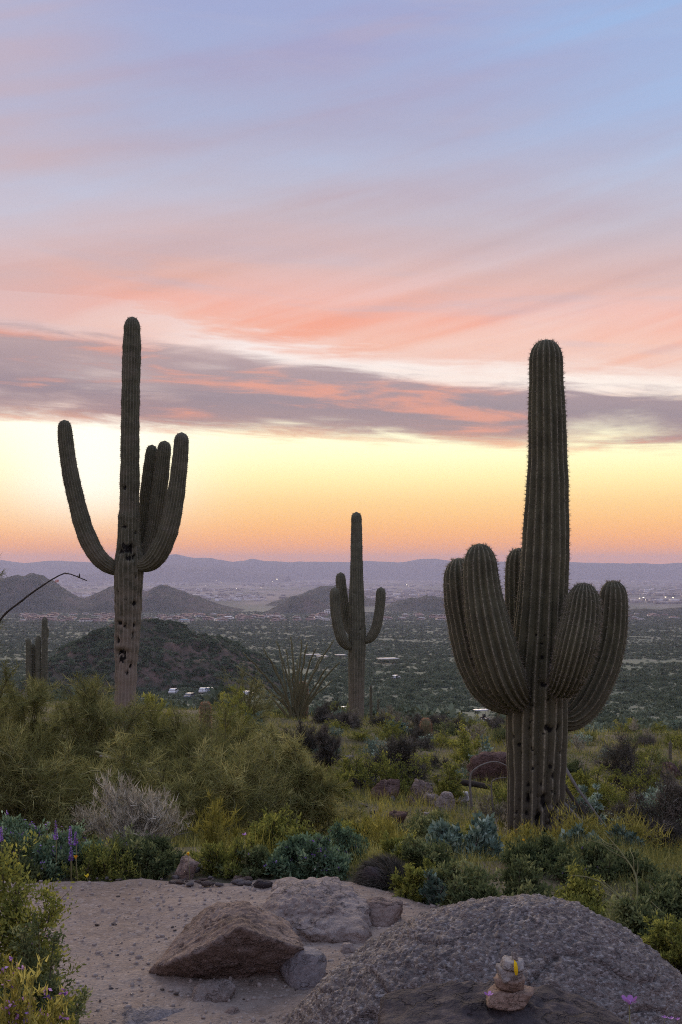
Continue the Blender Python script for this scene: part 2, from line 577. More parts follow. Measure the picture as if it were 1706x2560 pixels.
M['grey_leaf'] = mat_leaf('dry_grey_twigs', (0.13, 0.12, 0.085, 1), (0.26, 0.24, 0.18, 1), (0.40, 0.37, 0.29, 1), 0.2, 1.35)
M['yellow_leaf'] = mat_leaf('mustard_stems', (0.17, 0.17, 0.04, 1), (0.34, 0.31, 0.07, 1), (0.50, 0.45, 0.13, 1), 0.45)
M['grass'] = mat_leaf('grass_blades', (0.07, 0.078, 0.024, 1), (0.145, 0.142, 0.042, 1), (0.27, 0.25, 0.095, 1), 0.35, 1.8)
M['far_leaf'] = mat_leaf('far_scrub', (0.040, 0.054, 0.036, 1), (0.078, 0.094, 0.062, 1), (0.145, 0.150, 0.105, 1), 0.15, 2.2)
M['purple'] = mat_leaf('purple_petals', (0.15, 0.08, 0.32, 1), (0.28, 0.15, 0.50, 1), (0.45, 0.30, 0.65, 1), 0.35)
M['magenta'] = mat_leaf('magenta_petals', (0.36, 0.16, 0.46, 1), (0.48, 0.24, 0.58, 1), (0.60, 0.38, 0.68, 1), 0.4)
M['orange'] = mat_leaf('orange_petals', (0.75, 0.30, 0.02, 1), (0.85, 0.42, 0.03, 1), (0.9, 0.55, 0.05, 1), 0.35)
M['petal_yellow'] = mat_leaf('yellow_petal', (0.8, 0.42, 0.02, 1), (0.9, 0.55, 0.03, 1), None, 0.35)
M['red'] = mat_leaf('red_flower', (0.3, 0.06, 0.03, 1), (0.45, 0.1, 0.05, 1), None, 0.3)
M['white_fl'] = mat_leaf('pale_flowers', (0.4, 0.42, 0.34, 1), (0.6, 0.6, 0.5, 1), None, 0.3)
M['bark'] = mat_plain('twig_bark', (0.10, 0.085, 0.055, 1), 0.9, 0.1, var=0.4, scale=20)
M['bark_green'] = mat_plain('green_bark', (0.20, 0.19, 0.085, 1), 0.8, 0.2, var=0.35, scale=20)
M['bark_yellow'] = mat_plain('yellow_stalk', (0.34, 0.31, 0.085, 1), 0.8, 0.1, var=0.35, scale=20)
M['bark_grey'] = mat_plain('grey_dead_wood', (0.20, 0.18, 0.155, 1), 0.9, 0.1, var=0.45, scale=18)
M['bark_dark'] = mat_plain('dark_dead_wood', (0.055, 0.045, 0.036, 1), 0.9, 0.1, var=0.45, scale=18)
M['ocotillo'] = mat_plain('ocotillo_stem', (0.15, 0.14, 0.075, 1), 0.85, 0.1, var=0.4, scale=14)

M['rock_tan'] = mat_rock('rock_tan', (0.15, 0.105, 0.082, 1), (0.255, 0.185, 0.150, 1), (0.34, 0.26, 0.22, 1), 5, 0.7, 0.02, 70, 0.4)
M['rock_pale'] = mat_rock('rock_pale', (0.22, 0.165, 0.135, 1), (0.34, 0.275, 0.24, 1), (0.42, 0.35, 0.31, 1), 5, 0.8, 0.02, 60, 0.35)
M['rock_grey'] = mat_rock('rock_grey', (0.13, 0.115, 0.115, 1), (0.22, 0.19, 0.185, 1), (0.30, 0.265, 0.25, 1), 5, 0.6, 0.012, 70, 0.4)
M['rock_red'] = mat_rock('rock_red', (0.085, 0.05, 0.042, 1), (0.165, 0.10, 0.082, 1), (0.26, 0.175, 0.145, 1), 4, 0.8, 0.03, 50, 0.45)
M['rock_dark'] = mat_rock('rock_dark', (0.038, 0.032, 0.034, 1), (0.072, 0.060, 0.060, 1), (0.125, 0.100, 0.095, 1), 6, 0.8, 0.015, 45, 0.25)
M['rock_white'] = mat_rock('rock_white', (0.40, 0.37, 0.36, 1), (0.55, 0.52, 0.5, 1), (0.66, 0.63, 0.6, 1), 7, 0.5, 0.01, 70, 0.25)
M['stone_flat'] = mat_rock('cairn_stone_grey', (0.20, 0.17, 0.15, 1), (0.32, 0.28, 0.25, 1), (0.44, 0.40, 0.36, 1), 14, 0.6, 0.006, 160, 0.35)
M['stone_brown'] = mat_rock('cairn_stone_brown', (0.19, 0.125, 0.09, 1), (0.30, 0.21, 0.16, 1), (0.42, 0.32, 0.25, 1), 16, 0.7, 0.006, 160, 0.35)

# granite dome: coarse weathered crystals
m, T = new_mat('granite_dome')
tc = T.n('ShaderNodeTexCoord')
ob = tc.outputs['Object']
a_h = T.n('ShaderNodeAttribute', attribute_name='grain').outputs['Fac']
n1 = T.noise(ob, 1.6, 5, 0.6, 0.3)
n2 = T.noise(ob, 34, 5, 0.66)
n3 = T.noise(ob, 95, 4, 0.7)
vo = T.n('ShaderNodeTexVoronoi', {'Vector': T.n('ShaderNodeMapping', {'Vector': ob, 'Scale': (1.0, 1.0, 1.8)}).outputs[0], 'Scale': 105.0})
base = T.ramp(n1, [(0.36, (0.235, 0.200, 0.180, 1)), (0.52, (0.300, 0.250, 0.218, 1)), (0.66, (0.34, 0.26, 0.21, 1))])
vs = T.n('ShaderNodeSeparateXYZ', {0: vo.outputs['Color']}).outputs[0]
base = T.mix(T.mapr(vs, 0.74, 0.95, 0, 0.6), base, (0.55, 0.50, 0.47, 1))
base = T.mix(T.mapr(vs, 0.35, 0.10, 0, 0.5), base, (0.065, 0.056, 0.055, 1))
base = T.mix(T.mapr(n2, 0.52, 0.68, 0, 0.6), base, (0.07, 0.062, 0.064, 1))
base = T.mix(T.mapr(n1, 0.58, 0.72, 0, 0.4), base, (0.30, 0.185, 0.13, 1))
hh = T.m('ADD', T.m('MULTIPLY', n2, 1.0), T.m('ADD', T.m('MULTIPLY', n3, 0.5), T.m('MULTIPLY', vo.outputs['Distance'], -0.25)))
out(T, principled(T, base, 0.9, 0.2, bump(T, hh, 1.0, 0.03)))
M['granite'] = m

# path dirt
m, T = new_mat('path_dirt')
tc = T.n('ShaderNodeTexCoord')
ob = tc.outputs['Object']
n1 = T.noise(ob, 1.3, 5, 0.6)
n2 = T.noise(ob, 22, 5, 0.65)
n3 = T.noise(ob, 120, 4, 0.7)
vo = T.n('ShaderNodeTexVoronoi', {'Vector': ob, 'Scale': 75.0})
c = T.ramp(T.m('ADD', T.m('MULTIPLY', n1, 0.6), T.m('MULTIPLY', n2, 0.4)), [(0.34, (0.205, 0.150, 0.114, 1)), (0.5, (0.290, 0.222, 0.178, 1)), (0.66, (0.355, 0.282, 0.232, 1))])
vs = T.n('ShaderNodeSeparateXYZ', {0: vo.outputs['Color']}).outputs[0]
c = T.mix(T.mapr(vs, 0.86, 0.97, 0, 0.3), c, (0.46, 0.40, 0.36, 1))
c = T.mix(T.mapr(vs, 0.14, 0.04, 0, 0.35), c, (0.13, 0.10, 0.085, 1))
c = T.mix(T.mapr(n3, 0.55, 0.7, 0, 0.3), c, (0.16, 0.125, 0.10, 1))
hh = T.m('ADD', n2, T.m('ADD', T.m('MULTIPLY', n3, 0.5), T.m('MULTIPLY', vo.outputs['Distance'], -0.4)))
out(T, principled(T, c, 0.95, 0.1, bump(T, hh, 0.7, 0.015)))
M['path'] = m

# the ground sheet: soil near, scrub plain beyond, dark and tan mottled town flats far out
m, T = new_mat('desert_ground')
geo = T.n('ShaderNodeNewGeometry')
pos = geo.outputs['Position']
sp = T.n('ShaderNodeSeparateXYZ', {0: pos})
gy = sp.outputs[1]
n0 = T.noise(pos, 9.0, 6, 0.65)
n1 = T.noise(pos, 0.9, 5, 0.6)
soil = T.ramp(T.m('ADD', T.m('MULTIPLY', n0, 0.5), T.m('MULTIPLY', n1, 0.5)), [(0.36, (0.055, 0.052, 0.030, 1)), (0.5, (0.105, 0.092, 0.055, 1)), (0.64, (0.185, 0.145, 0.108, 1))])
n2 = T.noise(pos, 0.11, 6, 0.68)
n3 = T.noise(pos, 0.012, 5, 0.6)
plain = T.ramp(T.m('ADD', T.m('MULTIPLY', n2, 0.6), T.m('MULTIPLY', n3, 0.4)), [(0.36, (0.105, 0.128, 0.088, 1)), (0.5, (0.150, 0.165, 0.115, 1)), (0.62, (0.20, 0.19, 0.145, 1))])
fl = T.n('ShaderNodeMapping', {'Vector': pos, 'Scale': (0.0022, 0.0006, 0.0022)}).outputs[0]
n4 = T.noise(fl, 2.2, 7, 0.66)
flat = T.ramp(n4, [(0.38, (0.050, 0.062, 0.055, 1)), (0.5, (0.115, 0.105, 0.10, 1)), (0.62, (0.24, 0.19, 0.17, 1))])
c = T.mix(T.mapr(gy, 30, 60), soil, plain)
c = T.mix(T.mapr(gy, 2500, 4200), c, flat)
out(T, principled(T, c, 0.95, 0.1, bump(T, n0, 0.6, 0.04)))
M['ground'] = m

# scrub-covered hill
def mat_hill(name, ca, cb, cc, sc_):
    m, T = new_mat(name)
    tc = T.n('ShaderNodeTexCoord')
    ob = tc.outputs['Object']
    a = T.noise(ob, sc_, 6, 0.7)
    b = T.noise(ob, sc_ * 0.17, 5, 0.6)
    c = T.ramp(T.m('ADD', T.m('MULTIPLY', a, 0.5), T.m('MULTIPLY', b, 0.5)), [(0.38, ca), (0.5, cb), (0.62, cc)])
    out(T, principled(T, c, 0.95, 0.05, bump(T, a, 1.0, 0.6 / sc_)))
    return m


M['hill_near'] = mat_hill('near_hill', (0.07, 0.075, 0.05, 1), (0.125, 0.105, 0.078, 1), (0.20, 0.135, 0.11, 1), 0.35)
M['hill_far'] = mat_hill('far_hill', (0.020, 0.034, 0.022, 1), (0.055, 0.060, 0.042, 1), (0.15, 0.105, 0.085, 1), 0.045)
M['mountain'] = mat_hill('mountain', (0.06, 0.06, 0.065, 1), (0.085, 0.08, 0.08, 1), (0.11, 0.10, 0.10, 1), 0.004)

# ================================================================== the ground sheet
ang = np.concatenate([np.arange(-180, -26, 5.0), np.arange(-26, 26.01, 0.26), np.arange(30, 180, 5.0)])
ang = np.radians(np.unique(np.round(ang, 4)))
rad = np.concatenate([np.linspace(0.4, 2.0, 5), np.geomspace(2.2, 16800, 300)])
A, R = np.meshgrid(ang, rad)
gx, gyy = R * np.sin(A), R * np.cos(A)
gz = height(gx, gyy)
na, nr = len(ang), len(rad)
i, j = np.meshgrid(np.arange(nr - 1), np.arange(na), indexing='ij')
a = i * na + j
b = i * na + (j + 1) % na
gF = np.stack([a, b, b + na, a + na], -1).reshape(-1, 4)
gV = np.stack([gx, gyy, gz], -1).reshape(-1, 3)
gV = np.vstack([gV, [[0, 0, hz(0, 0)]]])
fan = np.stack([np.full(na, len(gV) - 1), (np.arange(na) + 1) % na, np.arange(na)], 1)
ground = link('ground', mk('ground', gV, [fan, gF], M['ground'], True))
tag(ground, kind='structure')

# ------------------------------------------------------------------ the bare dirt path
xs = np.arange(-3.4, 2.8, 0.022)
ys = np.arange(2.2, 6.3, 0.022)
PX, PY = np.meshgrid(xs, ys)
PP = np.stack([PX, PY, 0 * PX], -1)
edge = 5.80 + 0.10 * pnoise(PP * 1.1) + 0.06 * pnoise(PP * 4.0) - 1.1 * np.clip(PX - 0.05, 0, 3)
inside = np.clip((edge - PY) / 0.25, -1, 1) * 1.0
pz = height(PX, PY) + 0.022 + 0.018 * fbm(PP * 1.6, 3) + 0.007 * fbm(PP * 9.0 + 5, 3) + 0.0035 * pnoise(PP * 37)
pz = pz - np.clip(-inside + 0.25, 0, 1) * 0.09
ny, nx = PX.shape
i, j = np.meshgrid(np.arange(ny - 1), np.arange(nx - 1), indexing='ij')
a = i * nx + j
pF = np.stack([a, a + 1, a + nx + 1, a + nx], -1).reshape(-1, 4)
path = link('path', mk('path', np.stack([PX, PY, pz], -1).reshape(-1, 3), pF, M['path'], True))
tag(path, kind='structure')

# ------------------------------------------------------------------ hills and mountains
def hill(name, px0, px1, tops, Y, depth, mat, base_drop=6.0, rough=0.08, nx=120, ny=40, seed=0):
    """ridge whose skyline follows tops = [(px, py)...] at distance Y"""
    tp = np.array(tops, float)
    us = np.linspace(px0, px1, nx)
    vs = np.linspace(-1, 1, ny)
    U, Vv = np.meshgrid(us, vs)
    Yw = Y + Vv * depth
    Xw = (U - 853) * Y / FPX
    g = height(Xw, Yw) - base_drop
    topz = CAMZ - (np.interp(U, tp[:, 0], tp[:, 1]) - HZ) * Y / FPX
    gc = height(Xw, np.full_like(Xw, Y)) - base_drop
    hgt = np.maximum(topz - gc, 0)
    prof = np.cos(np.clip(Vv, -1, 1) * np.pi / 2) ** 1.25
    size = hgt.max()
    P = np.stack([Xw / size * 1.6, Yw / size * 1.6, np.full_like(Xw, seed * 3.7)], -1)
    rid = fbm(P, 5, 0.55)
    z = gc + hgt * prof * (1 + rough * 1.6 * rid * (0.3 + np.abs(Vv))) + rough * 0.25 * size * fbm(P * 3, 3) * prof
    z = np.minimum(z, np.maximum(z, g))
    cx, cy = (px0 + px1) / 2, Y
    loc = np.array([(cx - 853) * Y / FPX, Y, hz((cx - 853) * Y / FPX, Y)])
    V = np.stack([Xw, Yw, z], -1).reshape(-1, 3) - loc
    i, j = np.meshgrid(np.arange(ny - 1), np.arange(nx - 1), indexing='ij')
    a = i * nx + j
    F = np.stack([a, a + 1, a + nx + 1, a + nx], -1).reshape(-1, 4)
    o = link(name, mk(name, V, F, mat, True), loc=loc)
    tag(o, kind='structure')
    return o, (Xw, Yw, z)


near_hill, NH = hill('hill', 60, 760, [(60, 1740), (130, 1660), (170, 1625), (230, 1590), (290, 1568), (350, 1560), (400, 1564), (450, 1578), (500, 1602), (540, 1604), (580, 1622), (640, 1655), (700, 1695), (760, 1740)], 360, 60, M['hill_near'], 3.0, 0.22, 200, 80, 1)
hill('hill', -260, 620, [(-260, 1530), (-150, 1470), (-60, 1452), (20, 1450), (60, 1436), (95, 1437), (130, 1458), (175, 1488), (215, 1498), (250, 1482), (300, 1462), (340, 1474), (372, 1478), (408, 1464), (440, 1474), (490, 1492), (540, 1512), (620, 1530)], 3050, 260, M['hill_far'], 4, 0.16, 240, 40, 2)
hill('hill', 630, 1010, [(630, 1528), (680, 1506), (720, 1494), (760, 1484), (800, 1468), (830, 1464), (870, 1472), (910, 1490), (950, 1508), (1010, 1526)], 3700, 260, M['hill_far'], 4, 0.17, 120, 36, 3)
hill('hill', 660, 860, [(660, 1532), (700, 1512), (735, 1492), (770, 1488), (800, 1500), (860, 1532)], 2900, 160, M['hill_far'], 4, 0.17, 90, 30, 4)
hill('hill', 940, 1260, [(940, 1532), (985, 1506), (1030, 1496), (1070, 1490), (1110, 1496), (1160, 1502), (1200, 1510), (1260, 1534)], 3100, 200, M['hill_far'], 4, 0.17, 120, 36, 5)
hill('hill', 1500, 2050, [(1500, 1548), (1560, 1530), (1610, 1522), (1660, 1526), (1720, 1518), (1800, 1506), (1900, 1512), (2050, 1548)], 2700, 180, M['hill_far'], 4, 0.17, 130, 36, 6)
mt = [(-700, 1412), (-400, 1402), (-200, 1408), (0, 1400), (60, 1408), (140, 1402), (220, 1406), (300, 1404), (370, 1398), (405, 1390), (440, 1386), (480, 1394), (530, 1396), (580, 1404), (610, 1402), (632, 1396), (660, 1403), (720, 1405), (800, 1404), (880, 1405), (930, 1402), (980, 1406), (1010, 1405), (1040, 1399), (1090, 1397), (1130, 1402), (1200, 1405), (1280, 1404), (1340, 1407), (1420, 1405), (1500, 1407), (1570, 1409), (1610, 1407), (1640, 1411), (1690, 1408), (1800, 1404), (2000, 1410), (2400, 1400)]
hill('mountain_range', -700, 2400, mt, 14200, 1500, M['mountain'], 4, 0.05, 500, 24, 8)
hill('mountain_range', 200, 720, [(200, 1436), (300, 1424), (420, 1412), (500, 1418), (545, 1414), (600, 1424), (720, 1440)], 11500, 900, M['mountain'], 4, 0.05, 140, 20, 9)

# ------------------------------------------------------------------ haze: evening air over the valley
hb = MB()
hb.box((0, 0, (-185 + 163) / 2), (37000, 37000, 348))
hm, T = new_mat('haze')
pv = T.n('ShaderNodeVolumePrincipled', {'Color': (0.74, 0.73, 0.93, 1), 'Density': 0.85e-4, 'Anisotropy': 0.1})
T.n('ShaderNodeOutputMaterial', {'Volume': pv.outputs[0]})
haze = hb.part('haze', hm)
tag(haze, kind='stuff')

# ================================================================== saguaros
def limb(pts, nribs, step, vpr=6, depth=0.15, seed=0, bulge=0.03, bulge_len=0.3, closed_base=False, scars=(), age=None, spine=None, base_loc=None, face=-math.pi / 2):
    """pts: rows x,y,z,r from base to tip (world); returns V, F, attrs, spine arrays"""
    pts = np.asarray(pts, float)
    L = np.linalg.norm(np.diff(pts[:, :3], axis=0), axis=1).sum()
    n = max(12, int(L / step))
    Q, s = smooth_path(pts, n)
    P, r = Q[:, :3], np.maximum(Q[:, 3], 0.004)
    rt = pts[-1, 3]
    # dome the tip
    rr = np.random.default_rng(seed + 100)
    ph = rr.uniform(0, 10)
    r = r * (1 + bulge * pnoise(np.stack([s / bulge_len, s * 0 + ph, s * 0], 1)) + bulge * 0.7 * pnoise(np.stack([s / (bulge_len * 0.33), s * 0 + ph + 5, s * 0], 1)))
    dl = rt * 1.5
    q = np.clip((s - (s[-1] - dl)) / dl, 0, 1)
    r = r * np.sqrt(np.clip(1 - q ** 2.3, 0, 1)) + 0.0006
    # extra rings at the tip for a round cap
    _, U, Wv = frames(P)
    k = nribs * vpr
    th = np.arange(k) * 2 * np.pi / k + rr.uniform(0, 1)
    twist = 0.10 * pnoise(np.stack([s * 0.5, s * 0 + ph, s * 0 + 3], 1))
    c = np.abs(np.cos(nribs * (np.arange(k) * 2 * np.pi / k) / 2))
    crest = c ** 0.8
    TH = th[None] + twist[:, None]
    wob = 0.075 * pnoise(np.stack([np.cos(th)[None] * 2 + 0 * s[:, None], np.sin(th)[None] * 2 + 0 * s[:, None], s[:, None] * 1.2 + 0 * th[None] + ph], -1))
    dd = depth * np.clip(1.0 - 0.0 * q, 0, 1)[:, None] if np.ndim(q) else depth
    Rr = r[:, None] * (1 - dd * (1 - crest[None]) + wob)
    scar = np.zeros_like(Rr)
    for (ss, dth, ls, lt, dp) in scars:
        ax = (s[:, None] - ss) / ls
        at = ((TH - (face + dth) + np.pi) % (2 * np.pi) - np.pi) * r[:, None] / lt
        nz = 0.75 * pnoise(np.stack([np.cos(TH) * r[:, None] * 28, np.sin(TH) * r[:, None] * 28, s[:, None] * 28 + 0 * TH + ss], -1))
        g = np.clip(1.25 - np.sqrt(ax ** 2 + at ** 2) + nz, 0, 1)
        scar = np.maximum(scar, g)
        Rr = Rr - np.clip(g, 0, 1) * dp
    V = P[:, None] + Rr[..., None] * (np.cos(TH)[..., None] * U[:, None] + np.sin(TH)[..., None] * Wv[:, None])
    i, j = np.meshgrid(np.arange(n - 1), np.arange(k), indexing='ij')
    a = i * k + j
    b = i * k + (j + 1) % k
    F = np.stack([a, b, b + k, a + k], -1).reshape(-1, 4)
    ag = np.zeros(n) if age is None else np.clip(age(P[:, 2]), 0, 1)
    attrs = dict(crest=np.broadcast_to(c[None], Rr.shape).ravel(), scar=scar.ravel(), age=np.broadcast_to(ag[:, None], Rr.shape).ravel())
    tipi = len(V.reshape(-1, 3))
    sp = None
    if spine:
        sstep, num, slen, swid, smin = spine
        si = np.arange(smin, s[-1] - 0.001, sstep)
        cr_idx = np.arange(nribs) * vpr
        idx = np.clip(np.searchsorted(s, si), 1, n - 2)
        Pc = V[idx][:, cr_idx].reshape(-1, 3)
        ax = np.repeat(P[idx], nribs, 0)
        nrm = Pc - ax
        nrm /= np.linalg.norm(nrm, axis=1)[:, None] + 1e-9
        tan = P[idx + 1] - P[idx - 1]
        tan /= np.linalg.norm(tan, axis=1)[:, None] + 1e-9
        # near the tip the normal turns to the axis
        qq = np.repeat(q[idx], nribs)
        tt = np.repeat(tan, nribs, 0)
        nrm = nrm * (1 - qq[:, None] ** 2) + tt * qq[:, None] ** 2
        keep = rr.random(len(Pc)) < 0.95
        Pc, nrm, tt = Pc[keep], nrm[keep], tt[keep]
        m_ = len(Pc)
        jit = rr.normal(size=(m_, num, 3)) * 0.62
        D = nrm[:, None] + jit
        D /= np.linalg.norm(D, axis=2)[..., None]
        ln = slen * rr.uniform(0.55, 1.15, (m_, num))
        side = np.cross(D, rr.normal(size=(m_, num, 3)))
        side /= np.linalg.norm(side, axis=2)[..., None] + 1e-9
        o_ = Pc[:, None] - nrm[:, None] * 0.002
        v0 = o_ + side * swid / 2
        v1 = o_ - side * swid / 2
        v2 = o_ + D * ln[..., None]
        SV = np.stack([v0, v1, v2], 2).reshape(-1, 3)
        sp = (SV, np.arange(len(SV)).reshape(-1, 3), np.repeat(rr.random(m_ * num), 3))
    return V.reshape(-1, 3), F, attrs, sp


def saguaro(name, label, Y, trunk, arms, nribs, step, mat, spine, base_px, depth=0.15, vpr=6, bulge=0.03, bulge_len=0.3, age=None, trunk_scars=(), group=None, arm_ribs=None, trunk_spine=None, seed=0):
    """trunk / arms rows: (px, py, dY, rpx) from base to tip"""
    bx, by = base_px
    x0 = (bx - 853) * Y / FPX
    base = np.array([x0, Y, hz(x0, Y)])
    root = empty(name, base)
    tag(root, label, 'cactus', group)

    def conv(rows):
        o = []
        for (px, py, dy, rp) in rows:
            q = W(px, py, Y + dy)
            o.append([*q, rp * (Y + dy) / FPX])
        return np.array(o)
    tr = conv(trunk)
    if tr[0, 2] > base[2] - 0.15:
        tr = np.vstack([[tr[0, 0], tr[0, 1], base[2] - 0.25, tr[0, 3]], tr])
    L = np.concatenate([[0], np.cumsum(np.linalg.norm(np.diff(tr[:, :3], axis=0), axis=1))])
    scs = []
    for (px, py, wpx, hpx, dp) in trunk_scars:
        q = W(px, py, Y)
        ztr = tr[:, 2]
        ss = np.interp(q[2], ztr, L)
        rr_ = np.interp(q[2], ztr, tr[:, 3])
        xc = np.interp(q[2], ztr, tr[:, 0])
        d = np.clip((q[0] - xc) / max(rr_, 1e-3), -0.97, 0.97)
        scs.append((ss, math.asin(d), hpx * Y / FPX / 2, wpx * Y / FPX / 2, dp))
    V, F, at, sp = limb(tr, nribs, step, vpr, depth, seed, bulge, bulge_len, scars=scs, age=(lambda z: age(z - base[2])) if age else None, spine=trunk_spine or spine)
    t_o = link('trunk', mk('trunk', V - base, F, mat, True, at), root)
    if sp:
        so = link('spines', mk('spines', sp[0] - base, sp[1], M['spine'], False, {'tint': sp[2]}), t_o)
        tag(so, kind='stuff')
    for k, arm in enumerate(arms):
        V, F, at, sp = limb(conv(arm), arm_ribs[k] if arm_ribs else nribs, step, vpr, depth, seed + 11 + k, bulge, bulge_len, spine=spine)
        a_o = link('arm', mk('arm', V - base, F, mat, True, at), root)
        if sp:
            so = link('spines', mk('spines', sp[0] - base, sp[1], M['spine'], False, {'tint': sp[2]}), a_o)
            tag(so, kind='stuff')
    return root


# the stout saguaro on the right, 8.8 m away
rs = np.random.default_rng(21)
r_sc = [(1345, 1640, 12, 12, .015), (1330, 1585, 9, 9, .012), (1350, 1585, 8, 8, .012), (1343, 1606, 10, 8, .012), (1360, 1812, 34, 22, .03), (1388, 1812, 20, 24, .03), (1277, 1836, 14, 14, .02), (1342, 1705, 26, 14, .02),
        (1375, 1925, 16, 30, .02), (1350, 1990, 30, 40, .03), (1372, 2030, 20, 50, .03), (1360, 2075, 30, 40, .035), (1330, 2030, 14, 26, .02), (1305, 2020, 10, 16, .015), (1290, 1990, 8, 10, .015), (1320, 1910, 10, 10, .015), (1395, 1870, 12, 16, .02)]
for k in range(70):
    r_sc.append((rs.uniform(1272, 1408), 2110 - 380 * rs.random() ** 1.4, rs.uniform(4, 12), rs.uniform(5, 18), .014))
for k in range(10):
    r_sc.append((rs.uniform(1275, 1405), rs.uniform(1990, 2110), rs.uniform(12, 24), rs.uniform(20, 46), .022))
saguaro('saguaro', 'stout saguaro with five fat upturned arms, nearest and standing right of the big granite boulder', 8.8,
        [(1338, 2150, 0, 66), (1338, 2090, 0, 66), (1340, 1980, 0, 69), (1342, 1860, 0, 75), (1344, 1770, 0, 76), (1347, 1680, 0, 72), (1353, 1580, 0, 66), (1359, 1460, 0, 61), (1363, 1380, 0, 59), (1366, 1280, 0, 56), (1368, 1200, 0, 52), (1368, 1090, 0, 49), (1367, 1000, 0, 46), (1366, 920, 0, 42), (1366, 848, 0, 38)],
        [[(1325, 1752, -.02, 14), (1296, 1748, -.13, 34), (1268, 1715, -.24, 50), (1245, 1660, -.28, 57), (1220, 1560, -.28, 54), (1204, 1460, -.25, 46), (1198, 1358, -.24, 38)],
         [(1320, 1760, .02, 14), (1270, 1758, .02, 30), (1222, 1722, .04, 42), (1186, 1650, .06, 46), (1163, 1550, .08, 44), (1152, 1470, .08, 42), (1146, 1394, .08, 36)],
         [(1345, 1650, .1, 16), (1322, 1630, .28, 34), (1306, 1580, .36, 38), (1300, 1480, .38, 37), (1297, 1369, .38, 32)],
         [(1380, 1690, -.12, 16), (1402, 1712, -.24, 32), (1420, 1690, -.36, 46), (1440, 1620, -.42, 53), (1455, 1540, -.40, 49), (1462, 1456, -.38, 38)],
         [(1385, 1790, .05, 16), (1420, 1798, .08, 32), (1462, 1760, .12, 42), (1502, 1680, .14, 43), (1524, 1600, .15, 41), (1532, 1520, .15, 38), (1533, 1450, .15, 33)]],
        17, 0.016, M['cactus_near'], (0.024, 7, 0.030, 0.0022, 0.10), (1338, 2110), depth=0.17, vpr=6, bulge=0.035, bulge_len=0.35,
        age=lambda z: 1.1 - z / 1.5, trunk_scars=r_sc, arm_ribs=[17, 16, 15, 23, 16], trunk_spine=(0.028, 7, 0.028, 0.0022, 1.35), seed=1)

# the tall saguaro on the left, 20 m away
l_sc = [(314, 1221, 18, 14, .05), (315, 1317, 18, 10, .04), (344, 1331, 10, 12, .04), (304, 1378, 20, 22, .06), (334, 1376, 22, 26, .06), (341, 1392, 16, 16, .05), (328, 1396, 26, 14, .03), (324, 1372, 50, 34, .02),
        (290, 1505, 8, 16, .04), (343, 1508, 18, 14, .05), (323, 1500, 12, 6, .03), (302, 1557, 26, 12, .06), (318, 1564, 14, 12, .05), (297, 1600, 18, 16, .05), (310, 1628, 34, 16, .07), (300, 1630, 14, 20, .06), (339, 1585, 12, 20, .05), (343, 1562, 8, 12, .04),
        (333, 1662, 12, 16, .05), (324, 1681, 14, 14, .05), (312, 1645, 30, 22, .02), (347, 1440, 8, 10, .03), (300, 1480, 8, 8, .03), (308, 1300, 8, 6, .03), (330, 1290, 8, 6, .02)]
saguaro('saguaro', 'tallest and slenderest saguaro, pitted with black holes, one long arm left and three right', 20.0,
        [(313, 1800, 0, 27), (314, 1720, 0, 27), (316, 1650, 0, 29), (319, 1560, 0, 33), (321, 1480, 0, 36), (322, 1420, 0, 38.5), (323, 1395, 0, 36), (323, 1365, 0, 30), (323, 1330, 0, 28), (324, 1260, 0, 25.5), (325, 1200, 0, 24.5), (326, 1080, 0, 23), (328, 960, 0, 23), (330, 870, 0, 22), (331, 791, 0, 19)],
        [[(318, 1425, 0, 8), (292, 1424, 0, 15), (272, 1414, -.05, 20), (250, 1396, -.1, 22.5), (230, 1366, -.12, 23), (210, 1320, -.12, 22), (194, 1264, -.1, 21), (177, 1185, -.08, 20), (166, 1110, -.05, 18.5), (161, 1049, -.05, 17)],
         [(335, 1412, -.05, 10), (366, 1410, -.12, 21), (390, 1392, -.18, 25), (412, 1350, -.22, 25), (429, 1295, -.22, 24), (442, 1225, -.2, 22), (451, 1150, -.2, 20), (455, 1080, -.2, 18)],
         [(340, 1400, .1, 8), (366, 1385, .18, 15), (384, 1330, .22, 18), (395, 1260, .22, 19), (405, 1180, .22, 18), (413, 1101, .22, 16.5)],
         [(335, 1385, .2, 8), (352, 1360, .36, 13), (360, 1300, .4, 15), (368, 1220, .4, 16), (376, 1160, .4, 15.5), (381, 1111, .4, 14.5)]],
        19, 0.035, M['cactus_left'], (0.045, 3, 0.035, 0.004, 0.3), (314, 1750), depth=0.15, vpr=5, bulge=0.075, bulge_len=0.30,
        age=lambda z: 1.15 - z / 3.4, trunk_scars=l_sc, trunk_spine=(0.045, 3, 0.035, 0.004, 3.2), seed=2)

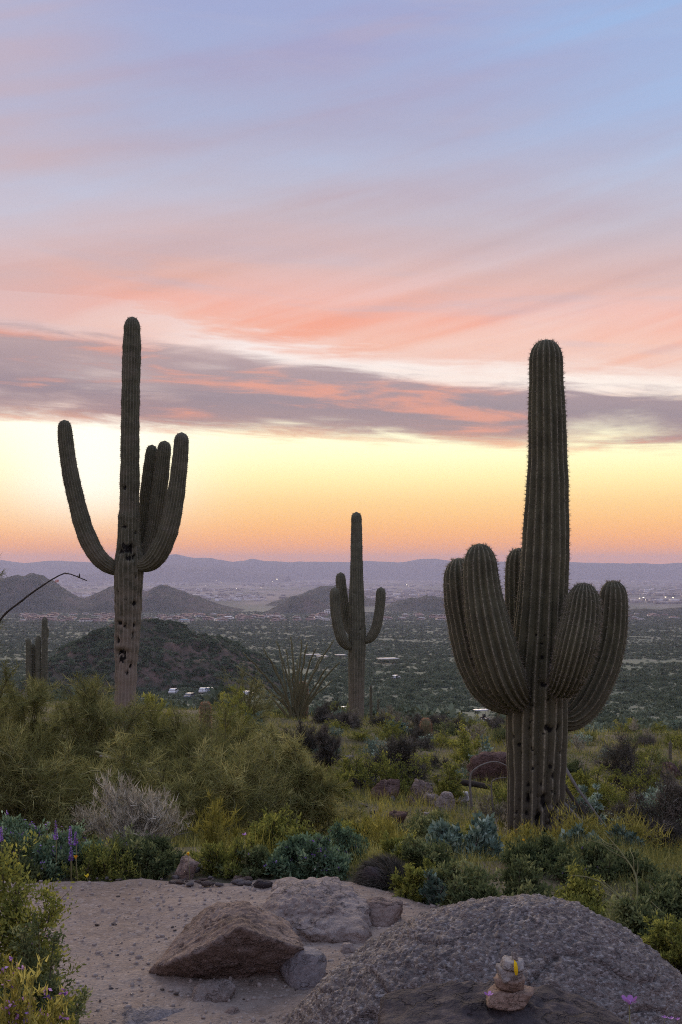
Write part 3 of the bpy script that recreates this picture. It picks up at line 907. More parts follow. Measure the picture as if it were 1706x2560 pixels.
# the middle saguaro, 28 m away
saguaro('saguaro', 'middle saguaro with two arms left and one right, standing beyond the ocotillo', 28.0,
        [(891, 1830, 0, 19), (891, 1780, 0, 19), (892, 1700, 0, 20), (893, 1620, 0, 21.5), (893, 1570, 0, 21.5), (892, 1500, 0, 19), (892, 1440, 0, 17), (892, 1380, 0, 14.8), (892, 1330, 0, 14), (891.5, 1279, 0, 12.5)],
        [[(885, 1618, 0, 6), (868, 1614, -.15, 11), (856, 1598, -.22, 13.5), (847, 1570, -.24, 13.5), (840, 1535, -.24, 13), (838, 1500, -.24, 13), (837, 1467, -.24, 12)],
         [(885, 1585, .1, 6), (874, 1575, .28, 10), (867, 1550, .36, 12), (860, 1505, .38, 12.5), (853, 1460, .38, 13), (852, 1430, .38, 12)],
         [(900, 1602, 0, 6), (916, 1601, -.04, 9), (929, 1592, -.06, 12), (940, 1570, -.06, 12.5), (947, 1538, -.06, 12.5), (952, 1500, -.06, 12.3), (953, 1467, -.06, 11.5)]],
        18, 0.05, M['cactus_mid'], (0.06, 3, 0.035, 0.005, 0.3), (891, 1795), depth=0.15, vpr=5, bulge=0.05, bulge_len=0.35,
        age=lambda z: 1.0 - z / 2.2, trunk_scars=[(902, 1573, 8, 6, .04), (893, 1590, 6, 6, .03), (905, 1600, 6, 5, .03)], seed=3)

# small clustered saguaro far left, slender young saguaros
saguaro('saguaro', 'small saguaro clump at the far left, poking out of olive brush', 40.0,
        [(112, 1760, 0, 7.5), (112, 1660, 0, 7.5), (112, 1600, 0, 7.5), (112, 1570, 0, 7.2), (112.5, 1541, 0, 6.5)],
        [[(108, 1745, 0, 3), (99, 1735, 0, 6), (96, 1690, 0, 7), (96, 1630, 0, 7), (96, 1588, 0, 6)],
         [(108, 1745, 0, 3), (86, 1735, .1, 5), (83, 1690, .1, 6), (83, 1608, .1, 5.3)],
         [(108, 1745, 0, 3), (78, 1735, -.1, 5), (73, 1690, -.1, 7), (72, 1640, -.1, 7), (71, 1594, -.1, 6)],
         [(112, 1590, 0, 3), (118, 1590, 0, 4), (119, 1575, 0, 3.2), (119, 1567, 0, 2.6)]],
        14, 0.08, M['cactus_mid'], (0.09, 3, 0.05, 0.007, 0.3), (100, 1740), depth=0.15, vpr=4, bulge=0.04, seed=4)
for (px, pt, pb, Y, rp, lab) in [(928, 1711, 1800, 29.5, 3.4, 'slender young saguaro spear just right of the middle saguaro'),
                                 (946, 1745, 1800, 31, 2.2, 'thin short saguaro spear, second right of the middle saguaro'),
                                 (1112, 1802, 1840, 24, 3.2, 'tiny saguaro spear among yellow flowers left of the stout saguaro'),
                                 (1676, 1850, 1880, 19, 4.0, 'tiny columnar cactus on the slope at the right edge')]:
    saguaro('young_saguaro', lab, Y, [(px, pb + 30, 0, rp), (px, (pt + pb) / 2, 0, rp), (px, pt, 0, rp * .85)], [], 11, 0.05, M['cactus_mid'], (0.05, 3, 0.03, 0.004, 0.1), (px, pb), vpr=4, seed=int(px))

# ================================================================== rocks
_ico = {}


def ico(sub):
    if sub not in _ico:
        bm = bmesh.new()
        bmesh.ops.create_icosphere(bm, subdivisions=sub, radius=1.0)
        V = np.array([v.co[:] for v in bm.verts])
        F = np.array([[v.index for v in f.verts] for f in bm.faces])
        bm.free()
        _ico[sub] = (V / np.linalg.norm(V, axis=1)[:, None], F)
    return _ico[sub]


def hull_planes(pts):
    bm = bmesh.new()
    c = np.mean(pts, axis=0)
    for q in pts:
        bm.verts.new(q - c)
    bmesh.ops.convex_hull(bm, input=bm.verts)
    bm.normal_update()
    pl = []
    for f in bm.faces:
        n = np.array(f.normal[:])
        d = n @ np.array(f.verts[0].co[:])
        if d < 0:
            n, d = -n, -d
        pl.append((n, d))
    bm.free()
    return c, pl


def rock_geo(seed, sub, dims, nplanes=13, sharp=16.0, rough=0.05, planes=None, freq=1.6):
    D, F = ico(sub)
    rr = np.random.default_rng(seed)
    if planes is None:
        n = rr.normal(size=(nplanes, 3))
        n /= np.linalg.norm(n, axis=1)[:, None]
        d = rr.uniform(0.62, 1.0, nplanes)
        n = np.vstack([n, [[0, 0, 1], [0, 0, -1]]])
        d = np.concatenate([d, [0.85, 0.8]])
        scl = 1.0
    else:
        n = np.array([q[0] for q in planes])
        d = np.array([q[1] for q in planes])
        scl = d.mean()
        d = d / scl
    q = d[None] / np.maximum(D @ n.T, 0.08)
    r = -np.log(np.exp(-sharp * q).sum(1)) / sharp
    r = np.minimum(r, 2.2)
    o = rr.uniform(0, 50, 3)
    V = D * r[:, None] * scl * np.array(dims if planes is None else (1, 1, 1))
    s = np.mean(dims) if planes is None else scl
    P = V / s * freq + o
    disp = rough * fbm(P, 5, 0.55) * s
    rdg = rough * 0.8 * s * (np.abs(pnoise(P * 1.7 + 8)) - 0.3)
    return V + D * (disp - rdg)[:, None], F


def rock(name, label, mat, px0, px1, py_top, py_base, seed, depth=None, sub=4, Y=None, rough=0.06, sharp=14, group=None, cat='rock', nplanes=13, rotz=None):
    pxc = (px0 + px1) / 2
    g = on_ground(pxc, py_base) if Y is None else G(pxc, Y)
    Y = g[1]
    k = Y / FPX
    a = (px1 - px0) / 2 * k
    ztop = CAMZ - (py_top - HZ) * (Y + (depth or a) * 0.4) / FPX
    hgt = max(ztop - g[2], 0.25 * a)
    b = depth or a * 0.85
    c = hgt * 0.62
    V, F = rock_geo(seed, sub, (a * 1.22, b * 1.15, c * 1.2), nplanes, sharp, rough)
    V = V / np.array([np.abs(V[:, 0]).max(), np.abs(V[:, 1]).max(), 1]) * np.array([a, b, 1])
    V[:, 2] = (V[:, 2] - V[:, 2].max()) * 1.0 + hgt
    V[:, 2] = np.maximum(V[:, 2], -0.10 - 0.2 * hgt)
    o = link(name, mk(name, V, F, mat, True), loc=(g[0], Y + b * 0.5, hz(g[0], Y + b * 0.5)))
    tag(o, label, cat, group)
    return o


# granite dome in the right foreground
def dome():
    nu, nv_ = 520, 190
    th = np.arange(nu) * 2 * np.pi / nu
    ph = np.linspace(0, 1, nv_) ** 0.85 * (np.pi / 2 + 0.22)
    TH, PH = np.meshgrid(th, ph)
    ax = np.where(np.cos(TH) > 0, 0.66, 0.812)
    RO = np.sin(np.minimum(PH, np.pi / 2))
    X = ax * RO * np.cos(TH)
    Yy = 0.67 * RO * np.sin(TH)
    Zz = np.where(PH < np.pi / 2, 0.495 * np.abs(np.cos(PH)) ** 1.485, -(PH - np.pi / 2) * 0.6)
    N = np.stack([X / ax ** 2, Yy / 0.45, 0.9 + 0 * Zz], -1)
    N /= np.linalg.norm(N, axis=-1)[..., None]
    P = np.stack([X, Yy, Zz], -1)
    d = 0.016 * fbm(P * 2.4 + 3, 3) + 0.008 * fbm(P * 9 + 1, 3) + 0.009 * pnoise(P * 38) + 0.008 * pnoise(P * 80 + 4) - 0.010 * np.abs(pnoise(P * 20 + 7))
    # shallow cracks
    cr = np.abs(pnoise(P * np.array([3.0, 3.0, 5.0]) + 11))
    d = d - 0.016 * np.clip(1 - cr / 0.035, 0, 1)
    P = P + N * d[..., None]
    i, j = np.meshgrid(np.arange(nv_ - 1), np.arange(nu), indexing='ij')
    a = i * nu + j
    b = i * nu + (j + 1) % nu
    F = np.stack([a, a + nu, b + nu, b], -1).reshape(-1, 4)
    o = link('boulder', mk('boulder', P.reshape(-1, 3), F, M['granite'], True), loc=(0.604, 3.734, 0.0))
    tag(o, 'huge rounded grey granite boulder filling the lower right foreground', 'boulder')


dome()


def custom_rock(name, label, mat, origin, pts, seed, sub=5, sharp=30, rough=0.035, freq=2.2, cat='boulder'):
    pts = np.array(pts, float)
    c, pl = hull_planes(pts)
    V, F = rock_geo(seed, sub, (1, 1, 1), 0, sharp, rough, pl, freq)
    o = link(name, mk(name, V + c, F, mat, True), loc=origin)
    tag(o, label, cat)
    return o


g = G(575, 4.46)
custom_rock('boulder', 'tan wedge-shaped boulder with a dark undercut front face, lying on the dirt path', M['rock_tan'], g,
            [(-.28, .02, -.08), (-.30, -.08, .05), (-.24, -.14, .085), (-.07, -.20, .160), (.05, -.19, .245), (.30, -.08, .125), (.24, .04, -.08), (-.1, -.02, -.08),
             (-.19, .20, .13), (-.12, .27, .19), (.03, .27, .215), (.22, .24, .13), (.27, .22, -.08), (-.22, .25, -.08)], 5, 6, 70, 0.07, 3.0)
g = G(782, 4.98)
custom_rock('boulder', 'broad pale pinkish boulder behind the tan wedge boulder', M['rock_pale'], g,
            [(-0.312, -0.125, -0.110), (0.260, -0.225, -0.110), (0.299, 0.250, -0.110), (-0.260, 0.350, -0.110), (-0.260, -0.100, 0.066), (0.026, -0.213, 0.055), (0.221, -0.200, 0.066), (0.247, 0.125, 0.099), (0.104, 0.275, 0.165), (-0.156, 0.300, 0.154), (-0.065, 0.025, 0.154)], 6, 6, 40, 0.08, 3.6)
# dark ledge the cairn stands on
g = G(1232, 2.78)
custom_rock('boulder', 'dark fractured rock ledge at the bottom edge carrying the little cairn', M['rock_dark'], g,
            [(-.30, -.10, -.1), (.34, -.14, -.1), (.36, .12, -.1), (-.28, .12, -.1), (-.285, -.10, .50), (-.20, -.13, .525), (.05, -.15, .535), (.16, -.14, .53), (.30, -.13, .50),
             (.34, .06, .47), (-.27, .08, .525), (-.10, .11, .555), (.12, .11, .548), (.24, .10, .51)], 15, 6, 46, 0.05, 3.0)

RK = [  # name, label, mat, px0, px1, top, base, seed, depth, sub, rough, sharp
    ('rock', 'rounded bluish grey rock leaning behind the tan wedge boulder', 'rock_grey', 598, 702, 2268, 2352, 31, .13, 4, .05, 12),
    ('rock', 'smooth elongated grey brown rock between the wedge boulder and the granite dome', 'rock_grey', 696, 846, 2384, 2474, 32, .11, 4, .035, 18),
    ('rock', 'low flat whitish stone sunk in the path below the wedge boulder', 'rock_pale', 478, 634, 2458, 2512, 33, .10, 4, .07, 14),
    ('rock', 'grey stone breaking the path surface at the bottom edge', 'rock_grey', 235, 470, 2528, 2575, 34, .14, 4, .07, 14),
    ('rock', 'small pinkish stone near the bottom edge of the path', 'rock_tan', 548, 604, 2520, 2550, 35, None, 3, .06, 14),
    ('rock', 'blocky brown rock with a rusty corner left of the granite dome', 'rock_tan', 893, 1018, 2250, 2322, 36, .14, 4, .08, 20),
    ('rock', 'upright grey egg-shaped stone beside the dark mound', 'rock_grey', 838, 893, 2212, 2270, 37, .07, 4, .03, 9),
    ('rock', 'squat tan stone left of the egg-shaped stone', 'rock_tan', 756, 794, 2206, 2240, 38, None, 3, .06, 14),
    ('rock', 'brown mossy rock at the foot of the grey brittlebush', 'rock_tan', 412, 500, 2140, 2206, 39, .12, 4, .1, 14),
    ('rock', 'dark low rock under the green shrubs behind the path', 'rock_dark', 632, 682, 2196, 2228, 40, None, 3, .08, 14),
    ('rock', 'flat greyish rock topmost of the rubble heap', 'rock_grey', 866, 956, 1926, 1966, 41, None, 3, .08, 18),
    ('rock', 'reddish leaning slab in the middle of the rubble heap', 'rock_red', 926, 1010, 1946, 2002, 42, None, 4, .08, 22),
    ('rock', 'broad reddish rock right of the leaning slab', 'rock_tan', 1000, 1094, 1948, 1998, 43, None, 4, .09, 18),
    ('rock', 'rounded tan rock at the right end of the rubble heap', 'rock_pale', 1084, 1144, 1978, 2026, 44, None, 4, .05, 12),
    ('rock', 'single whitish stone left of the stout saguaro', 'rock_white', 1146, 1176, 1980, 2010, 45, None, 3, .05, 12),
    ('rock', 'tall reddish rock low in the rubble heap', 'rock_red', 948, 1022, 2024, 2078, 46, None, 4, .08, 22),
    ('rock', 'brown stone between reddish rocks of the heap', 'rock_pale', 1040, 1104, 1978, 2012, 47, None, 3, .08, 18),
    ('rock', 'small pale stone at the heap foot', 'rock_pale', 1060, 1084, 2030, 2052, 48, None, 3, .05, 12),
    ('boulder', 'large dark reddish boulder half hidden behind the stout saguaro', 'rock_red', 1160, 1278, 1876, 1966, 49, None, 4, .07, 18),
    ('rock', 'dark reddish rock on the slope at the right edge', 'rock_red', 1644, 1720, 1902, 1946, 50, None, 4, .08, 16),
    ('rock', 'grey rock left of the rubble heap below dark brush', 'rock_grey', 846, 886, 1888, 1918, 51, None, 3, .08, 16),
    ('rock', 'small orange tinted rock right of the rubble heap', 'rock_tan', 1010, 1040, 1988, 2016, 52, None, 3, .08, 16),
    ('rock', 'brown rock on the slope right of the stout saguaro', 'rock_red', 1488, 1540, 1990, 2032, 53, None, 3, .08, 16),
    ('rock', 'broken tan rock at the right foot of the pale boulder', 'rock_pale', 866, 912, 2318, 2362, 54, None, 3, .08, 22),
    ('rock', 'whitish angular rock beside the granite dome left flank', 'rock_pale', 846, 896, 2358, 2398, 55, None, 3, .07, 22),
]
for nm, lab, mt_, x0, x1, t_, b_, sd, dp, sub, rg, sh in RK:
    rub = 41 <= sd <= 53
    rock(nm, lab, M[mt_], x0, x1, t_, b_, sd, dp, max(sub, 4) if rub else sub, None, rg * (1.9 if rub else 1.3), sh * (3.2 if rub else 2.2 if sh >= 14 else 1.2), nplanes=9 if rub else 13)

# loose stones along the far edge of the path: alike, shared meshes
stone_me = []
for k in range(6):
    V, F = rock_geo(200 + k, 2, (1, 0.8, 0.62), 11, 14, 0.07)
    stone_me.append({q: mk('loose_stone', V, F, M[q], True) for q in ('rock_pale', 'rock_tan', 'rock_grey')})
rs = np.random.default_rng(77)
spots = []
for k in range(34):
    spots.append((rs.uniform(420, 650), 2212 + rs.normal() * 10, rs.uniform(6, 16), 'edge'))
for k in range(30):
    spots.append((rs.uniform(745, 905), 2238 + (rs.random()) * 70, rs.uniform(5, 13), 'heap'))
for k in range(12):
    spots.append((rs.uniform(130, 420), 2212 + rs.normal() * 6, rs.uniform(4, 8), 'edge'))
for k in range(26):
    spots.append((rs.uniform(240, 760), rs.uniform(2250, 2540), rs.uniform(4, 8), 'bare'))
for k in range(30):
    spots.append((rs.uniform(880, 1160), rs.uniform(1930, 2080), rs.uniform(7, 17), 'slope'))
LAB = {'edge': ('small loose stone among others along the far edge of the path', 'stones along the path edge'),
       'heap': ('small broken stone among others between the pale boulder and the granite dome', 'broken stones by the pale boulder'),
       'bare': ('small pebble lying loose on the bare path surface', 'pebbles on the path'),
       'slope': ('small stone among others scattered through the rubble on the slope', 'stones in the rubble heap')}
for (px, py, r_, w_) in spots:
    g = on_ground(px, py)
    s = r_ * g[1] / FPX
    ks = rs.integers(3)
    me = stone_me[rs.integers(6)][('rock_pale', 'rock_tan', 'rock_grey')[ks]]
    big = ('large ' if r_ > 11 else '') + ('pale ', 'tan ', 'grey ')[ks]
    o = link('loose_stone', me, loc=(g[0], g[1], g[2] + s * 0.3 + (0.02 if w_ != 'slope' else 0.0)), rotz=rs.uniform(0, 6.28), scale=(s, s * rs.uniform(.7, 1.1), s * rs.uniform(.6, 1)))
    tag(o, LAB[w_][0].replace('small ', big if big.startswith('large') else 'small ' + big), 'stone', LAB[w_][1])

# fine gravel on the path: nobody could count it
gb = MB()
D0, F0 = ico(1)
rs = np.random.default_rng(5)
for k in range(5200):
    x, y = rs.uniform(-2.3, 0.55), rs.uniform(3.4, 5.95)
    if (x > (y - 4.0) * 0.45 - 0.15 and y < 5.2) or y > 5.74 - 1.1 * max(x - 0.05, 0):
        continue
    s = 0.0022 + 0.0095 * rs.random() ** 5
    P = np.array([[x, y, 0]])
    z = hz(x, y) + 0.022 + float((0.018 * fbm(P * 1.6, 3) + 0.007 * fbm(P * 9.0 + 5, 3))[0])
    if y > 5.7:
        z -= 0.02
    gb.add(D0 * s * rs.uniform(.6, 1.3, 3) * (1 + 0.25 * rs.normal(size=(len(D0), 1))) + [x, y, z + s * 0.1], F0)
gravel = gb.part('gravel', mat_plain('gravel_grit', (0.33, 0.27, 0.23, 1), .95, .1, var=.45, scale=14))
tag(gravel, kind='stuff')

# ------------------------------------------------------------------ cairn of five stones
CY = 2.74
def cairn_stone(name, label, mat, px0, px1, py0, py1, seed, depth, dy=0.0, tilt=0.0, sharp=16):
    k = CY / FPX
    a = (px1 - px0) / 2 * k
    c = (py1 - py0) / 2 * k
    rr = np.random.default_rng(seed)
    t0 = rr.uniform(0, 6.28)
    pl = [(unit(np.array([rr.normal() * .12, rr.normal() * .12, 1.0])), .62), (unit(np.array([rr.normal() * .1, rr.normal() * .1, -1.0])), .62)]
    for q_ in range(7):
        t_ = t0 + q_ * 2 * math.pi / 7 + rr.uniform(-.25, .25)
        pl.append((unit(np.array([math.cos(t_), math.sin(t_), rr.uniform(-.45, .45)])), rr.uniform(.85, 1.05)))
    V, F = rock_geo(seed, 4, (1, 1, 1), 0, 26, 0.05, pl, 2.4)
    V = V / np.abs(V).max(0) * np.array([a, depth, c])
    if tilt:
        V[:, 2] += V[:, 0] * tilt
    q = W((px0 + px1) / 2, (py0 + py1) / 2, CY)
    o = link(name, mk(name, V, F, mat, True), loc=(q[0], CY + dy, q[2]))
    tag(o, label, 'stone')


cairn_stone('cairn_stone', 'broad tan bottom stone of the cairn, resting on the dark ledge', M['stone_brown'], 1211, 1338, 2466, 2513, 61, .055, 0.0, 0.02)
cairn_stone('cairn_stone', 'brown second stone of the cairn, lying on the broad tan one', M['stone_brown'], 1233, 1320, 2436, 2474, 62, .042, 0.0, -0.08)
cairn_stone('cairn_stone', 'grey wedge third stone of the cairn, under the thin slab', M['stone_flat'], 1240, 1311, 2410, 2450, 63, .036, 0.0, 0.06, 22)
cairn_stone('cairn_stone', 'thin pale slab near the top of the cairn', M['stone_flat'], 1250, 1311, 2396, 2418, 64, .030, 0.0, -0.13, 22)
cairn_stone('cairn_stone', 'tiny grey pebble crowning the cairn', M['stone_flat'], 1279, 1298, 2380, 2400, 65, .009, 0.0, -0.3)


def leaf_quads(P, D, L, Wd, rr, tint, fold=0.0):
    """rhombus leaves; P base, D unit direction"""
    n = len(P)
    side = np.cross(D, rr.normal(size=(n, 3)))
    side /= np.linalg.norm(side, axis=1)[:, None] + 1e-9
    L = np.broadcast_to(L, (n,))[:, None]
    Wd = np.broadcast_to(Wd, (n,))[:, None]
    v0 = P
    v1 = P + D * L * 0.5 + side * Wd * 0.5
    v2 = P + D * L
    v3 = P + D * L * 0.5 - side * Wd * 0.5
    V = np.stack([v0, v1, v2, v3], 1).reshape(-1, 3)
    F = np.arange(4 * n).reshape(-1, 4)
    return V, F, np.repeat(tint, 4)


def needles(P, D, L, Wd, rr, tint):
    n = len(P)
    side = np.cross(D, rr.normal(size=(n, 3)))
    side /= np.linalg.norm(side, axis=1)[:, None] + 1e-9
    L = np.broadcast_to(L, (n,))[:, None]
    Wd = np.broadcast_to(Wd, (n,))[:, None]
    V = np.stack([P + side * Wd / 2, P - side * Wd / 2, P + D * L], 1).reshape(-1, 3)
    return V, np.arange(3 * n).reshape(-1, 3), np.repeat(tint, 3)




# yellow petal hanging over the cairn's slab
pb = MB()
q = W(1284, 2400, CY)
loc = np.array([q[0], CY - 0.034, q[2]])
pts = [(0, .012, .004), (0, .002, .0035), (0, -.004, -.004), (.0005, -.006, -.013), (.001, -.006, -.022)]
V, F = tube(pts, [.0015, .0038, .0046, .0048, .0026], 6)
V[:, 1] = V[:, 1] * 1.0
pb.add(V, F, tint=0.7)
pb.tube([(0, .014, .005), (0, .011, .0045)], [.0022, .0018], 5, tint=0.2)
pet = pb.part('flower_petal', M['petal_yellow'])
pet.location = loc
tag(pet, 'bright yellow folded petal draped over the thin slab of the cairn', 'petal')

# ================================================================== plants
def crown_lobes(rr, n=7):
    d = unit(rr.normal(size=(n, 3)) * np.array([1, 1, .7]))
    d[:, 2] = np.abs(d[:, 2])
    return d, rr.uniform(-0.32, 0.22, n)


def shrub_geo(seed, rx, h, nstem=16, nbr=12, nleaf=8000, ll=.03, lw=.014, needle=False, up=0.4, spread=1.0, droop=0.0, jit=.05, stem_r=.008, inner=0.25, align=0.5):
    """returns branch mesh builder and leaf arrays, origin at the plant's foot"""
    rr = np.random.default_rng(seed)
    ld, la = crown_lobes(rr)
    az = rr.uniform(0, 2 * np.pi, nstem)
    cz = rr.uniform(0.05, 1.0, nstem) ** (0.8 if spread >= 1 else 0.45)
    sz = np.sqrt(1 - cz ** 2)
    dirs = np.stack([np.cos(az) * sz, np.sin(az) * sz, cz], 1)
    f = 1 + (la[None] * np.clip(dirs @ ld.T - 0.55, 0, 1) * 2.2).sum(1)
    tgt = dirs * np.array([rx, rx, h * 1.08]) * (f * rr.uniform(0.78, 1.06, nstem))[:, None]
    tgt[:, 2] = np.maximum(tgt[:, 2], 0.10 * h)
    foot = np.concatenate([rr.normal(size=(nstem, 2)) * rx * 0.10, np.full((nstem, 1), -0.06)], 1)
    ctl = foot * 0.4 + tgt * 0.6 + np.stack([np.zeros(nstem), np.zeros(nstem), np.full(nstem, 0.22 * h)], 1) + rr.normal(size=(nstem, 3)) * 0.05 * rx
    br = MB()
    Bp, Bd, Bl = [], [], []
    for s in range(nstem):
        t = np.linspace(0, 1, 6)[:, None]
        P = (1 - t) ** 2 * foot[s] + 2 * t * (1 - t) * ctl[s] + t * t * tgt[s]
        br.tube(P, np.linspace(stem_r, stem_r * 0.3, 6), 4, cap=False)
        tb = rr.uniform(inner, 0.98, nbr)
        tt = tb[:, None]
        B0 = (1 - tt) ** 2 * foot[s] + 2 * tt * (1 - tt) * ctl[s] + tt * tt * tgt[s]
        tan = unit(2 * (1 - tt) * (ctl[s] - foot[s]) + 2 * tt * (tgt[s] - ctl[s]))
        d = unit(tan * 0.6 + rr.normal(size=(nbr, 3)) * 0.62 + np.array([0, 0, up * 0.6 - droop]))
        ln = rr.uniform(0.16, 0.40, nbr) * min(rx, h * 1.3)
        for k in range(nbr):
            e = B0[k] + d[k] * ln[k]
            mid = (B0[k] + e) / 2 + np.array([0, 0, (0.08 - droop * .2) * ln[k]])
            br.tube([B0[k], mid, e], [stem_r * .4, stem_r * .3, stem_r * .14], 3, cap=False)
        Bp.append(B0)
        Bd.append(d)
        Bl.append(ln)
    Bp, Bd, Bl = np.concatenate(Bp), np.concatenate(Bd), np.concatenate(Bl)
    bi = rr.integers(0, len(Bp), nleaf)
    t = rr.random(nleaf) ** 0.7
    P = Bp[bi] + Bd[bi] * (Bl[bi] * t * 1.05)[:, None] + rr.normal(size=(nleaf, 3)) * jit * rx
    P[:, 2] = np.maximum(P[:, 2], 0.01)
    D = unit(Bd[bi] * align + rr.normal(size=(nleaf, 3)) * (0.6 if align < .9 else .42) + np.array([0, 0, up - droop]))
    tb = rr.random(len(Bp))
    tint = np.clip(0.45 * rr.random(nleaf) + 0.55 * tb[bi], 0, 1)
    L = ll * rr.uniform(0.6, 1.3, nleaf)
    Wd = lw * rr.uniform(0.7, 1.3, nleaf)
    if needle:
        V, F, tn = needles(P, D, L, Wd, rr, tint)
    else:
        V, F, tn = leaf_quads(P, D, L, Wd, rr, tint)
    tips = Bp + Bd * Bl[:, None]
    return br, V, F, tn, tips, rr


KIND = {
    'palo': dict(name='palo_verde', leaf='pv_leaf', bark='bark_green', cat='shrub', kw=dict(needle=True, ll=.095, lw=.0046, up=.18, jit=.022, stem_r=.012, inner=.25, align=.55)),
    'creo': dict(name='creosote_bush', leaf='creo_leaf', bark='bark', cat='shrub', kw=dict(ll=.022, lw=.010, up=.35, jit=.045, stem_r=.007)),
    'green': dict(name='leafy_shrub', leaf='green_leaf', bark='bark', cat='shrub', kw=dict(ll=.024, lw=.0095, up=.4, jit=.05, stem_r=.006)),
    'lupine': dict(name='lupine_shrub', leaf='lupine_leaf', bark='bark_green', cat='shrub', kw=dict(ll=.026, lw=.011, up=.5, jit=.05, stem_r=.005)),
    'silver': dict(name='brittlebush', leaf='blue_leaf', bark='bark_grey', cat='shrub', kw=dict(ll=.042, lw=.021, up=.5, jit=.05, stem_r=.006)),
    'dark': dict(name='bursage_bush', leaf='dark_leaf', bark='bark_dark', cat='shrub', kw=dict(needle=True, ll=.06, lw=.0060, up=.3, jit=.05, stem_r=.006)),
    'grey': dict(name='dry_brittlebush', leaf='grey_leaf', bark='bark_grey', cat='shrub', kw=dict(needle=True, ll=.05, lw=.0045, up=.9, jit=.02, stem_r=.004, spread=.6)),
    'mustard': dict(name='mustard_plant', leaf='yellow_leaf', bark='bark_yellow', cat='plant', kw=dict(needle=True, ll=.06, lw=.0050, up=.9, jit=.025, stem_r=.0042, spread=.6)),
}


def plant(kind, label, px, Y, wpx, py_top, seed, nleaf=8000, nstem=16, nbr=12, flowers=None, group=None, hmin=.15, tint_up=0.0, **over):
    K = KIND[kind]
    g = G(px, Y)
    rx = wpx / 2 * Y / FPX
    h = max(CAMZ - (py_top - HZ) * Y / FPX - g[2], hmin)
    kw = dict(K['kw'])
    kw.update(over)
    br, V, F, tn, tips, rr = shrub_geo(seed, rx, h, nstem, nbr, nleaf, **kw)
    root = empty(K['name'], g, 0.0)
    tag(root, label, K['cat'], group)
    br.part('branches', M[K['bark']], root, False)
    fo = link('foliage', mk('foliage', V, F, M[K['leaf']], False, {'tint': np.clip(tn + tint_up, 0, 1)}), root)
    for fl in (flowers or []):
        mname, cnt, size, spike = fl
        ti = tips[rr.integers(0, len(tips), cnt)]
        ti = ti[ti[:, 2] > 0.35 * h] if (ti[:, 2] > 0.35 * h).sum() > 3 else ti
        m_ = len(ti)
        q = 9 if spike else 6
        P = np.repeat(ti, q, 0) + rr.normal(size=(m_ * q, 3)) * size * (np.array([.25, .25, 1.2]) if spike else .35)
        fv, ff, ft = leaf_quads(P, unit(rr.normal(size=(m_ * q, 3)) + [0, 0, .3]), size * .8, size * .5, rr, rr.random(m_ * q))
        so = link('flowers', mk('flowers', fv, ff, M[mname], False, {'tint': ft}), root)
        so['kind'] = 'stuff'
    return root


